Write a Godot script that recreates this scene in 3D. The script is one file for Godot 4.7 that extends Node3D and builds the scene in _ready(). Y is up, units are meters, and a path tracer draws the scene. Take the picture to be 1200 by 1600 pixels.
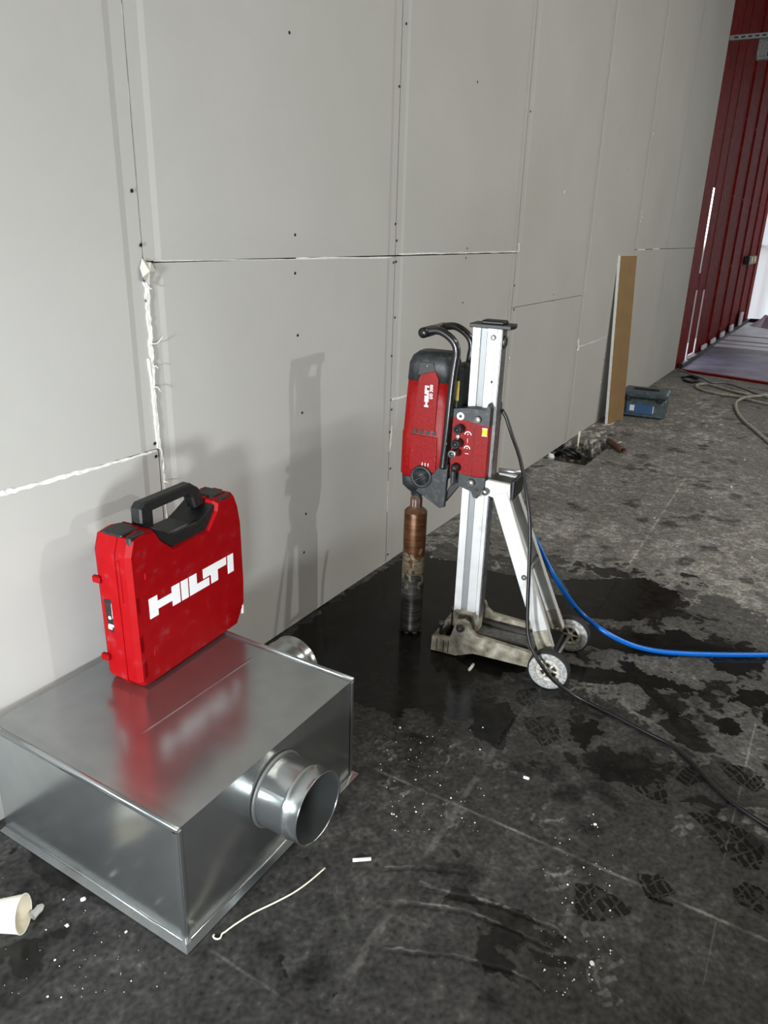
extends Node3D
# Construction hall: core drill on its stand, tool case on a sheet metal plenum, plasterboard wall.
# World: x runs along the plasterboard wall, y up, z out of the wall towards the photographer. Metres.

const FOCAL := 1169.2
const EYE := Vector3(0, 1.3356, 1.4658)
const YAW := 1.0394
const PITCH := 0.3609
const ROLL := 0.0298
var cam_r: Vector3
var cam_u: Vector3
var cam_w: Vector3
var names := {}
var M := {}
var rng := RandomNumberGenerator.new()

# ---------------------------------------------------------------- pixel helpers (1200 x 1600 frame)
func setup_axes() -> void:
	cam_w = Vector3(sin(YAW) * cos(PITCH), -sin(PITCH), -cos(YAW) * cos(PITCH))
	var right := Vector3(cos(YAW), 0, sin(YAW))
	var up := right.cross(cam_w)
	cam_r = right * cos(ROLL) + up * sin(ROLL)
	cam_u = -right * sin(ROLL) + up * cos(ROLL)

func ray(x: float, y: float) -> Vector3:
	return cam_w * FOCAL + cam_r * (x - 600.0) + cam_u * (800.0 - y)

func fl(x: float, y: float, h := 0.0) -> Vector3:      # point at height h
	var d := ray(x, y)
	return EYE + d * ((h - EYE.y) / d.y)

func wl(x: float, y: float, z := 0.0) -> Vector3:      # point on the plane z
	var d := ray(x, y)
	return EYE + d * ((z - EYE.z) / d.z)

const RIG := Vector3(2.107, 0, 0.60)
const RIG_TURN := 0.1
func rig(x: float, y: float, lx: float) -> Vector3:    # point on the plane lx metres beside the drill's mid plane (world)
	var n := Vector3(cos(RIG_TURN), 0, -sin(RIG_TURN))
	var d := ray(x, y)
	return EYE + d * ((RIG + n * lx - EYE).dot(n) / d.dot(n))

# ---------------------------------------------------------------- naming
func numbered(called: String) -> String:
	var n: int = names.get(called, 0)
	names[called] = n + 1
	return called if n == 0 else "%s_%03d" % [called, n]

func thing(called: String, label: String, category: String, at := Vector3.ZERO, turn := 0.0, group := "") -> Node3D:
	var o := Node3D.new()
	o.name = numbered(called)
	add_child(o)
	o.position = at
	o.rotation.y = turn
	tag(o, label, category, group)
	return o

func tag(o: Node, label: String, category: String, group := "") -> Node:
	o.set_meta("label", label)
	o.set_meta("category", category)
	if group != "":
		o.set_meta("group", group)
	return o

func setting(called: String, label: String, category: String) -> Node3D:
	var o := thing(called, label, category)
	o.set_meta("kind", "structure")
	return o

func mesh_of(st: SurfaceTool, m: Material) -> ArrayMesh:
	st.generate_normals()
	if m is BaseMaterial3D and m.normal_texture and not m.uv1_triplanar:
		st.generate_tangents()
	var am := st.commit()
	am.surface_set_material(0, m)
	return am

func obj(called: String, st: SurfaceTool, m: Material, parent: Node = null) -> MeshInstance3D:
	return inst(called, mesh_of(st, m), parent)

func inst(called: String, am: Mesh, parent: Node = null) -> MeshInstance3D:
	var o := MeshInstance3D.new()
	o.mesh = am
	if parent == null:
		o.name = numbered(called)
		add_child(o)
	else:
		o.name = called
		parent.add_child(o, true)
	return o

# ---------------------------------------------------------------- mesh helpers
func S(smooth := false) -> SurfaceTool:
	var st := SurfaceTool.new()
	st.begin(Mesh.PRIMITIVE_TRIANGLES)
	st.set_smooth_group(0 if smooth else -1)
	return st

func tri(st: SurfaceTool, a: Vector3, b: Vector3, c: Vector3) -> void:
	st.set_uv(Vector2(a.x, a.z)); st.add_vertex(a)
	st.set_uv(Vector2(b.x, b.z)); st.add_vertex(b)
	st.set_uv(Vector2(c.x, c.z)); st.add_vertex(c)

func quad(st: SurfaceTool, a: Vector3, b: Vector3, c: Vector3, d: Vector3) -> void:   # clockwise seen from outside
	tri(st, a, b, c)
	tri(st, a, c, d)

# closed ring-to-ring loft; rings run so that successive rings give outward faces
func loft(st: SurfaceTool, rings: Array, caps := true) -> void:
	for k in rings.size() - 1:
		var a: PackedVector3Array = rings[k]
		var b: PackedVector3Array = rings[k + 1]
		var n := a.size()
		for i in n:
			var j := (i + 1) % n
			quad(st, a[i], b[i], b[j], a[j])
	if caps:
		fan(st, rings[0], false)
		fan(st, rings[rings.size() - 1], true)

func fan(st: SurfaceTool, r: PackedVector3Array, flip: bool) -> void:
	var c := Vector3.ZERO
	for p in r:
		c += p
	c /= r.size()
	for i in r.size():
		var j := (i + 1) % r.size()
		if flip:
			tri(st, c, r[j], r[i])
		else:
			tri(st, c, r[i], r[j])

# box with chamfered edges
func rbox(st: SurfaceTool, c: Vector3, s: Vector3, b := 0.0, t := Transform3D()) -> void:
	var h := s * 0.5
	b = minf(b, minf(h.x, minf(h.y, h.z)) * 0.95)
	if b <= 0.0:
		b = minf(h.x, minf(h.y, h.z)) * 0.02
	var P := func(x: float, y: float, z: float) -> Vector3: return t * (c + Vector3(x, y, z))
	var rings := []
	for lv in [[-h.y, 1], [-h.y + b, 0], [h.y - b, 0], [h.y, 1]]:
		var y: float = lv[0]
		var q: float = b if lv[1] == 1 else 0.0
		var hx: float = h.x - q
		var hz: float = h.z - q
		var e := b - q * 0.6
		if lv[1] == 1:
			e = b * 0.4
		rings.append(PackedVector3Array([P.call(-hx + e, y, -hz), P.call(hx - e, y, -hz), P.call(hx, y, -hz + e), P.call(hx, y, hz - e), P.call(hx - e, y, hz), P.call(-hx + e, y, hz), P.call(-hx, y, hz - e), P.call(-hx, y, -hz + e)]))
	loft(st, rings)

func box_mesh(s: Vector3, b: float, m: Material) -> ArrayMesh:
	var st := S()
	rbox(st, Vector3.ZERO, s, b)
	return mesh_of(st, m)

func inset(poly: PackedVector2Array, d: float) -> PackedVector2Array:
	var n := poly.size()
	var out := PackedVector2Array()
	for i in n:
		var p := poly[i]
		var e0 := (p - poly[(i + n - 1) % n]).normalized()
		var e1 := (poly[(i + 1) % n] - p).normalized()
		var n0 := Vector2(-e0.y, e0.x)
		var n1 := Vector2(-e1.y, e1.x)
		var m := (n0 + n1)
		var k := maxf(0.35, m.length_squared() * 0.5)
		out.append(p + m / k * 0.5 * d * (1.0 if k > 0.36 else 0.7) * (2.0 if false else 1.0))
	return out

# extrude a polygon (counter-clockwise in x,y) from z0 to z1 (z1 > z0), chamfer b on both ends
func prism(st: SurfaceTool, poly: PackedVector2Array, z0: float, z1: float, b := 0.0, t := Transform3D(), b_low := -1.0) -> void:
	if Geometry2D.is_polygon_clockwise(poly):
		poly = poly.duplicate()
		poly.reverse()
	var rings := []
	if b_low < 0.0:
		b_low = b
	var levels := [[z0, b_low]]
	if b_low > 0.0:
		levels.append([z0 + b_low, 0.0])
	if b > 0.0:
		levels.append([z1 - b, 0.0])
	levels.append([z1, b])
	for l in levels:
		var q: PackedVector2Array = inset(poly, l[1]) if l[1] > 0.0 else poly
		var r := PackedVector3Array()
		for p in q:
			r.append(t * Vector3(p.x, p.y, l[0]))
		rings.append(r)
	for k in rings.size() - 1:
		var a: PackedVector3Array = rings[k]
		var c: PackedVector3Array = rings[k + 1]
		for i in a.size():
			var j := (i + 1) % a.size()
			quad(st, a[i], c[i], c[j], a[j])
	var q2: PackedVector2Array = inset(poly, maxf(b, b_low)) if maxf(b, b_low) > 0.0 else poly
	var idx := Geometry2D.triangulate_polygon(q2)
	var lo: PackedVector3Array = rings[0]
	var hi: PackedVector3Array = rings[rings.size() - 1]
	for i in range(0, idx.size(), 3):
		var A := q2[idx[i]]
		var B := q2[idx[i + 1]]
		var C := q2[idx[i + 2]]
		var ccw := (B - A).cross(C - A) > 0
		var i1 := idx[i + 1] if ccw else idx[i + 2]
		var i2 := idx[i + 2] if ccw else idx[i + 1]
		tri(st, hi[idx[i]], hi[i2], hi[i1])
		tri(st, lo[idx[i]], lo[i1], lo[i2])

# lathe about local y; profile of (radius, y) from bottom to top
func lathe(st: SurfaceTool, profile: Array, segs := 32, t := Transform3D(), caps := true) -> void:
	var rings := []
	for p in profile:
		var r := PackedVector3Array()
		for i in segs:
			var a := TAU * i / segs
			r.append(t * Vector3(cos(a) * maxf(p[0], 0.00001), p[1], sin(a) * maxf(p[0], 0.00001)))
		rings.append(r)
	for k in rings.size() - 1:
		var a: PackedVector3Array = rings[k]
		var b: PackedVector3Array = rings[k + 1]
		for i in segs:
			var j := (i + 1) % segs
			var u0 := float(i) / segs
			var u1 := float(i + 1) / segs
			var va: float = profile[k][1]
			var vb: float = profile[k + 1][1]
			for q in [[a[i], u0, va], [b[i], u0, vb], [b[j], u1, vb], [a[i], u0, va], [b[j], u1, vb], [a[j], u1, va]]:
				st.set_uv(Vector2(q[1], q[2]))
				st.add_vertex(q[0])
	if caps:
		fan(st, rings[0], false)
		fan(st, rings[rings.size() - 1], true)

# smooth path through points
func curve(pts: Array, step := 0.02) -> PackedVector3Array:
	var out := PackedVector3Array()
	var n := pts.size()
	for i in n - 1:
		var p0: Vector3 = pts[maxi(i - 1, 0)]
		var p1: Vector3 = pts[i]
		var p2: Vector3 = pts[i + 1]
		var p3: Vector3 = pts[mini(i + 2, n - 1)]
		var k := maxi(2, int(p1.distance_to(p2) / step))
		for s in k:
			out.append(p1.cubic_interpolate(p2, p0, p3, float(s) / k))
	out.append(pts[n - 1])
	return out

func tube(st: SurfaceTool, path: PackedVector3Array, r: float, segs := 10, r_end := -1.0) -> void:
	var rings := []
	var up := Vector3.UP
	var n := path.size()
	var prev := Vector3.ZERO
	for i in n:
		var d := (path[mini(i + 1, n - 1)] - path[maxi(i - 1, 0)]).normalized()
		var side := prev
		if i == 0:
			side = d.cross(Vector3.UP if absf(d.y) < 0.9 else Vector3.RIGHT).normalized()
		side = (side - d * side.dot(d)).normalized()
		prev = side
		up = side.cross(d)
		var rr := r if r_end < 0 else lerpf(r, r_end, float(i) / (n - 1))
		var ring := PackedVector3Array()
		for k in segs:
			var a := -TAU * k / segs
			ring.append(path[i] + (side * cos(a) + up * sin(a)) * rr)
		rings.append(ring)
	loft(st, rings)

func axis_to(from: Vector3, dir: Vector3) -> Transform3D:      # transform whose y axis is dir
	var y := dir.normalized()
	var x := y.cross(Vector3.UP if absf(y.y) < 0.9 else Vector3.RIGHT).normalized()
	return Transform3D(Basis(x, y, x.cross(y)), from)

func bolt(parent: Node, called: String, at: Vector3, dir: Vector3, r: float, h: float, m: Material, inner: Material = null) -> MeshInstance3D:
	var st := S()
	lathe(st, [[r, 0], [r, h * 0.8], [r * 0.85, h], [r * 0.55, h], [r * 0.5, h * 0.6], [0.0, h * 0.6]], 20, Transform3D(), true)
	var o := obj(called, st, m, parent)
	o.transform = axis_to(at, dir)
	if inner:
		var s2 := S()
		lathe(s2, [[r * 0.42, h * 0.5], [r * 0.42, h * 0.85], [0.0, h * 0.9]], 6)
		obj("socket_head", s2, inner, o)
	return o

# ---------------------------------------------------------------- materials
func mat(c: Color, rough := 0.6, metal := 0.0) -> StandardMaterial3D:
	var m := StandardMaterial3D.new()
	m.albedo_color = c
	m.roughness = rough
	m.metallic = metal
	return m

func rgb(r: int, g: int, b: int) -> Color:
	return Color(r / 255.0, g / 255.0, b / 255.0)

# seamless noise picture through a ramp of [position, colour]
func noise_tex(sd: int, freq: float, oct: int, ramp: Array, size := 512, kind := FastNoiseLite.TYPE_SIMPLEX_SMOOTH, stretch := 1.0) -> ImageTexture:
	var n := FastNoiseLite.new()
	n.seed = sd
	n.noise_type = kind
	n.frequency = freq
	n.fractal_octaves = oct
	var im := n.get_seamless_image(size, size)
	im.convert(Image.FORMAT_L8)
	if stretch != 1.0:
		im.resize(size, int(size * stretch), Image.INTERPOLATE_CUBIC)
	var src := im.get_data()
	var lut := PackedByteArray()
	for i in 256:
		var f := i / 255.0
		var c: Color = ramp[ramp.size() - 1][1]
		for k in ramp.size() - 1:
			if f <= ramp[k + 1][0]:
				c = ramp[k][1].lerp(ramp[k + 1][1], clampf((f - ramp[k][0]) / (ramp[k + 1][0] - ramp[k][0]), 0, 1))
				break
		lut.append_array([c.r8, c.g8, c.b8])
	var out := PackedByteArray()
	out.resize(src.size() * 3)
	for i in src.size():
		var q := src[i] * 3
		out[i * 3] = lut[q]
		out[i * 3 + 1] = lut[q + 1]
		out[i * 3 + 2] = lut[q + 2]
	return ImageTexture.create_from_image(Image.create_from_data(im.get_width(), im.get_height(), false, Image.FORMAT_RGB8, out))

func grey(v: float) -> Color:
	return Color(v, v, v)

func tmat(tex: Texture2D, scale: float, rough := 0.6, metal := 0.0, rough_tex: Texture2D = null) -> StandardMaterial3D:
	var m := mat(Color.WHITE, rough, metal)
	m.albedo_texture = tex
	m.uv1_triplanar = true
	m.uv1_scale = Vector3.ONE * scale
	if rough_tex:
		m.roughness = 1.0
		m.roughness_texture = rough_tex
	return m

func make_materials() -> void:
	M.paper = tmat(noise_tex(11, 0.006, 4, [[0.0, rgb(171, 171, 166)], [0.5, rgb(174, 174, 170)], [1.0, rgb(178, 178, 174)]]), 0.35, 0.85)
	M.paper.uv1_world_triplanar = true
	M.gypsum = tmat(noise_tex(12, 0.03, 3, [[0.0, rgb(205, 205, 200)], [1.0, rgb(238, 238, 234)]], 256), 6.0, 0.9)
	M.gap = mat(rgb(38, 38, 40), 0.9)
	M.screw = mat(rgb(24, 24, 25), 0.5, 0.4)
	M.galv = tmat(noise_tex(22, 0.012, 4, [[0.0, rgb(162, 165, 165)], [0.5, rgb(167, 170, 170)], [1.0, rgb(172, 175, 174)]]), 2.2, 0.21, 0.92)
	M.galv_edge = mat(rgb(172, 176, 176), 0.22, 0.92)
	M.solder = mat(rgb(120, 122, 120), 0.55, 0.7)
	M.case_red = tmat(noise_tex(31, 0.012, 6, [[0.0, rgb(128, 0, 5)], [0.55, rgb(136, 0, 6)], [0.72, rgb(134, 5, 12)], [1.0, rgb(132, 48, 52)]]), 2.6, 0.55)
	M.case_red.metallic_specular = 0.25
	M.black = tmat(noise_tex(32, 0.04, 4, [[0.0, rgb(8, 9, 10)], [0.6, rgb(13, 14, 15)], [1.0, rgb(34, 36, 36)]], 256), 5.0, 0.5)
	M.black_gloss = mat(rgb(10, 10, 11), 0.18)
	M.black_gloss.clearcoat_enabled = true
	M.black_gloss.clearcoat = 0.6
	M.white_print = mat(rgb(232, 234, 236), 0.6)
	M.drill_red = tmat(noise_tex(33, 0.03, 5, [[0.0, rgb(112, 8, 9)], [0.55, rgb(130, 11, 12)], [0.78, rgb(130, 22, 22)], [1.0, rgb(150, 98, 88)]]), 5.0, 0.42)
	M.drill_red.metallic_specular = 0.3
	M.drill_grey = tmat(noise_tex(34, 0.03, 4, [[0.0, rgb(20, 23, 24)], [0.6, rgb(32, 36, 37)], [1.0, rgb(78, 82, 82)]], 256), 6.0, 0.5)
	M.alu = tmat(noise_tex(35, 0.02, 5, [[0.0, rgb(180, 179, 172)], [0.35, rgb(202, 203, 201)], [1.0, rgb(214, 215, 214)]]), 1.2, 0.42, 0.2)
	M.alu_dark = tmat(noise_tex(36, 0.03, 4, [[0.0, rgb(92, 92, 90)], [1.0, rgb(140, 142, 142)]], 256), 5.0, 0.4, 0.6)
	M.cast = tmat(noise_tex(37, 0.02, 5, [[0.0, rgb(76, 70, 56)], [0.4, rgb(126, 120, 104)], [0.65, rgb(152, 147, 132)], [1.0, rgb(190, 188, 178)]]), 1.6, 0.6, 0.1)
	M.alu_grey = mat(rgb(138, 142, 142), 0.45, 0.3)
	M.steel = mat(rgb(190, 190, 188), 0.3, 0.9)
	M.steel_dark = mat(rgb(90, 88, 84), 0.4, 0.8)
	M.rubber = tmat(noise_tex(38, 0.05, 4, [[0.0, rgb(20, 20, 20)], [0.7, rgb(30, 30, 30)], [1.0, rgb(90, 90, 88)]], 256), 8.0, 0.8)
	M.dusty = tmat(noise_tex(39, 0.03, 5, [[0.0, rgb(92, 92, 90)], [0.4, rgb(150, 151, 148)], [1.0, rgb(206, 206, 203)]]), 5.0, 0.85)
	M.hub = tmat(noise_tex(40, 0.04, 4, [[0.0, rgb(120, 108, 84)], [0.5, rgb(206, 202, 192)], [1.0, rgb(226, 225, 220)]], 256), 8.0, 0.6)
	M.cable = mat(rgb(14, 14, 15), 0.4)
	M.hose_blue = mat(rgb(0, 98, 190), 0.3)
	M.hose_grey = tmat(noise_tex(41, 0.03, 3, [[0.0, rgb(124, 122, 112)], [1.0, rgb(176, 174, 164)]], 256), 3.0, 0.55)
	M.kraft = tmat(noise_tex(42, 0.01, 4, [[0.0, rgb(124, 100, 64)], [1.0, rgb(136, 110, 73)]], 256), 2.0, 0.85)
	M.red_paint = tmat(noise_tex(43, 0.012, 5, [[0.0, rgb(86, 14, 14)], [0.6, rgb(112, 20, 19)], [0.85, rgb(122, 30, 28)], [1.0, rgb(146, 84, 78)]]), 1.2, 0.65)
	M.red_paint.metallic_specular = 0.15
	M.cup = mat(rgb(232, 228, 214), 0.6)
	M.cup_in = mat(rgb(222, 214, 190), 0.6)
	M.white_wire = mat(rgb(226, 222, 204), 0.5)
	M.foil = mat(rgb(205, 204, 198), 0.4, 0.3)
	M.box_teal = tmat(noise_tex(44, 0.02, 4, [[0.0, rgb(50, 62, 66)], [0.7, rgb(66, 82, 86)], [1.0, rgb(120, 130, 130)]], 256), 3.0, 0.5)
	M.box_blue = mat(rgb(32, 82, 130), 0.4)
	M.rust = tmat(noise_tex(45, 0.03, 4, [[0.0, rgb(52, 34, 24)], [1.0, rgb(112, 70, 44)]], 256), 6.0, 0.6)
	M.lilac = tmat(noise_tex(46, 0.006, 4, [[0.0, rgb(82, 76, 96)], [0.5, rgb(104, 98, 120)], [1.0, rgb(132, 128, 150)]]), 0.6, 0.5)
	M.film = tmat(noise_tex(47, 0.01, 4, [[0.0, rgb(196, 196, 210)], [1.0, rgb(232, 232, 242)]], 256), 1.0, 0.45)
	M.yellow = mat(rgb(214, 170, 40), 0.5)
	M.label_yellow = mat(rgb(132, 116, 30), 0.6)
	M.vial = mat(rgb(190, 214, 40), 0.25)
	M.rubble = tmat(noise_tex(48, 0.04, 4, [[0.0, rgb(50, 46, 38)], [0.5, rgb(104, 98, 84)], [1.0, rgb(150, 146, 130)]], 256), 4.0, 0.9)
	M.earth = tmat(noise_tex(49, 0.04, 4, [[0.0, rgb(26, 24, 20)], [1.0, rgb(60, 54, 44)]], 256), 3.0, 0.95)
	M.hall = tmat(noise_tex(50, 0.01, 3, [[0.0, rgb(150, 147, 140)], [1.0, rgb(168, 165, 158)]], 256), 0.4, 0.9)

# ================================================================ scene
func _ready() -> void:
	setup_axes()
	rng.seed = 7
	# ---- camera
	var cam := Camera3D.new()
	cam.name = "camera"
	cam.fov = rad_to_deg(2.0 * atan(800.0 / FOCAL))
	cam.near = 0.02
	cam.far = 80.0
	add_child(cam)
	cam.transform = Transform3D(Basis(cam_r, cam_u, -cam_w), EYE)
	cam.current = true
	# ---- sky and exposure
	var we := WorldEnvironment.new()
	we.name = "world_environment"
	var env := Environment.new()
	env.background_mode = Environment.BG_SKY
	var sky := Sky.new()
	var psm := ProceduralSkyMaterial.new()
	psm.sky_top_color = Color(0.82, 0.86, 0.92)
	psm.sky_horizon_color = Color(0.93, 0.94, 0.96)
	psm.ground_horizon_color = Color(0.5, 0.5, 0.5)
	psm.ground_bottom_color = Color(0.4, 0.4, 0.4)
	psm.sky_energy_multiplier = 2.4
	psm.ground_energy_multiplier = 1.2
	sky.sky_material = psm
	env.sky = sky
	env.tonemap_mode = Environment.TONE_MAPPER_LINEAR
	env.tonemap_exposure = 1.0
	env.sdfgi_enabled = true
	env.ssao_enabled = true
	env.ssil_enabled = true
	we.environment = env
	add_child(we)
	# ---- lamps of the hall
	make_materials()
	work_light(Vector3(0.06, 0, 1.12), 0.41, Vector3(0.90, 0.16, -0.42), 1.9, "LED work light on a low floor stand in front of the photographer")
	work_light(Vector3(-1.6, 0, 0.52), 0.90, Vector3(1.0, 0.05, -0.10), 16.0, "LED work light on a tall floor stand left of the plenum")
	flood_light(Vector3(4.4, 3.7, 8.9), Vector3(-0.22, -0.3, -1), 17.0, "flood light on a tall mast facing the plasterboard wall", 0.16)
	for k in 3:
		tube_light(Vector3(1.2 + k * 2.6, 4.1, 3.6), 6.3)
	build_room()
	build_floor()
	build_wall()
	build_far_end()
	build_plenum()
	build_case()
	build_stand()
	build_drill()
	build_lines()
	build_back_things()
	build_small_things()

# ---------------------------------------------------------------- lamps
func work_light(at: Vector3, tall: float, aim: Vector3, energy: float, label: String) -> void:
	var t := thing("work_light", label, "lamp", at)
	var head := Node3D.new()
	head.name = "head"
	t.add_child(head)
	head.position = Vector3(0, tall, 0)
	head.basis = Basis.looking_at(aim, Vector3.UP)
	var s := S()
	rbox(s, Vector3(0, 0, 0.03), Vector3(0.26, 0.22, 0.05), 0.008)
	obj("housing", s, M.black, head)
	s = S()
	rbox(s, Vector3(0, 0, 0.0), Vector3(0.22, 0.18, 0.006), 0.002)
	var em := mat(Color(0.9, 0.9, 0.9), 0.4)
	em.emission_enabled = true
	em.emission = Color(0.95, 0.98, 1.0)
	em.emission_energy_multiplier = 1.0
	obj("lamp_glass", s, em, head)
	var l := AreaLight3D.new()
	l.name = "lamp_beam"
	l.area_size = Vector2(0.22, 0.18)
	l.light_energy = energy
	l.light_color = Color(0.96, 0.98, 1.0)
	l.area_range = 30.0
	l.area_attenuation = 2.0
	l.shadow_enabled = true
	head.add_child(l)
	l.position = Vector3(0, 0, -0.008)
	s = S()
	rbox(s, Vector3(0, -0.108, -0.07), Vector3(0.26, 0.004, 0.20), 0.001)
	obj("barn_door", s, M.black, head)
	for q in [[-0.12, -0.1], [0.12, -0.1], [-0.12, 0.14], [0.12, 0.14]]:
		s = S(true)
		tube(s, PackedVector3Array([Vector3(q[0] * 0.3, tall - 0.1, q[1] * 0.3 + 0.04), Vector3(q[0], 0.006, q[1])]), 0.006, 8)
		obj("leg", s, M.yellow, t)

func flood_light(at: Vector3, aim: Vector3, energy: float, label: String, size: float) -> void:
	var t := thing("flood_light", label, "lamp", Vector3(at.x, 0, at.z))
	var head := Node3D.new()
	head.name = "head"
	t.add_child(head)
	head.position = Vector3(0, at.y, 0)
	head.basis = Basis.looking_at(aim, Vector3.UP)
	var s := S()
	rbox(s, Vector3(0, 0, 0.05), Vector3(size * 1.5, size * 1.3, 0.08), 0.01)
	obj("housing", s, M.black, head)
	var em := mat(Color(0.9, 0.9, 0.9), 0.4)
	em.emission_enabled = true
	em.emission = Color(1.0, 0.98, 0.95)
	em.emission_energy_multiplier = 1.5
	s = S()
	rbox(s, Vector3(0, 0, 0.004), Vector3(size, size, 0.006), 0.001)
	obj("lamp_glass", s, em, head)
	var l := AreaLight3D.new()
	l.name = "lamp_beam"
	l.area_size = Vector2(size, size)
	l.light_energy = energy
	l.light_color = Color(1.0, 0.99, 0.97)
	l.area_range = 30.0
	l.area_attenuation = 2.0
	l.shadow_enabled = true
	head.add_child(l)
	l.position = Vector3(0, 0, -0.006)
	s = S(true)
	lathe(s, [[0.03, 0.0], [0.03, at.y - 0.1]], 16, Transform3D(Basis(), Vector3(0, 0, 0.14)))
	obj("mast", s, M.steel, t)
	for k in 3:
		s = S(true)
		var a := TAU * k / 3.0
		tube(s, PackedVector3Array([Vector3(0, 0.6, 0.14), Vector3(cos(a) * 0.5, 0.012, 0.14 + sin(a) * 0.5)]), 0.012, 8)
		obj("leg", s, M.steel, t)

func tube_light(at: Vector3, energy: float) -> void:
	var t := thing("ceiling_light", "long white tube fitting hung under the hall ceiling", "lamp", at, 0.0, "tube fittings under the ceiling")
	var s := S()
	rbox(s, Vector3(0, 0.06, 0), Vector3(2.4, 0.08, 0.35), 0.01)
	obj("housing", s, M.dusty, t)
	var em := mat(Color(0.9, 0.9, 0.9), 0.4)
	em.emission_enabled = true
	em.emission = Color(1.0, 0.98, 0.94)
	em.emission_energy_multiplier = 1.5
	s = S()
	rbox(s, Vector3(0, 0.012, 0), Vector3(2.3, 0.02, 0.3), 0.004)
	obj("diffuser", s, em, t)
	for x in [-1.0, 1.0]:
		s = S(true)
		tube(s, PackedVector3Array([Vector3(x, 0.09, 0), Vector3(x, 4.7 - at.y, 0)]), 0.006, 6)
		obj("hanger", s, M.steel, t)
	var l := AreaLight3D.new()
	l.name = "lamp_beam"
	l.area_size = Vector2(2.3, 0.3)
	l.light_energy = energy
	l.light_color = Color(1.0, 0.98, 0.94)
	l.area_range = 30.0
	l.area_attenuation = 2.0
	l.shadow_enabled = true
	t.add_child(l)
	l.basis = Basis.looking_at(Vector3.DOWN, Vector3.FORWARD)
	l.position = Vector3(0, -0.005, 0)

# ---------------------------------------------------------------- room shell
const X0 := -2.2
const X1 := 14.9
const ZF := 10.0
const CEIL := 4.7
const WALL_END := 8.64

func slab(parent: Node, called: String, lo: Vector3, hi: Vector3, m: Material) -> MeshInstance3D:
	var s := S()
	rbox(s, (lo + hi) * 0.5, hi - lo, 0.0)
	return obj(called, s, m, parent)

func build_room() -> void:
	var c := setting("ceiling", "grey concrete hall ceiling", "ceiling")
	slab(c, "deck", Vector3(X0 - 0.2, CEIL, -0.3), Vector3(X1 + 0.2, CEIL + 0.2, ZF + 0.2), M.hall)
	var a := setting("wall_left", "grey hall wall behind the photographer", "wall")
	slab(a, "blockwork", Vector3(X0 - 0.2, -0.2, -0.3), Vector3(X0, CEIL, ZF + 0.2), M.hall)
	var b := setting("wall_front", "grey hall wall opposite the plasterboard", "wall")
	slab(b, "blockwork", Vector3(X0, -0.2, ZF), Vector3(X1 + 0.2, CEIL, ZF + 0.2), M.hall)
	var d := setting("wall_right", "grey hall wall around the translucent white sheets", "wall")
	slab(d, "blockwork", Vector3(X1, -0.2, 4.2), Vector3(X1 + 0.2, CEIL, ZF), M.hall)
	slab(d, "lintel", Vector3(X1, 3.8, -0.3), Vector3(X1 + 0.2, CEIL, 4.2), M.hall)

# ---------------------------------------------------------------- floor
const PIT := Rect2(4.47, 0.0, 0.60, 0.275)

func p2(x: float, y: float) -> Vector2:
	var p := fl(x, y)
	return Vector2(p.x, p.z)

func polyf(a: Array) -> PackedVector2Array:
	var out := PackedVector2Array()
	for i in range(0, a.size(), 2):
		out.append(p2(a[i], a[i + 1]))
	return out

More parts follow.
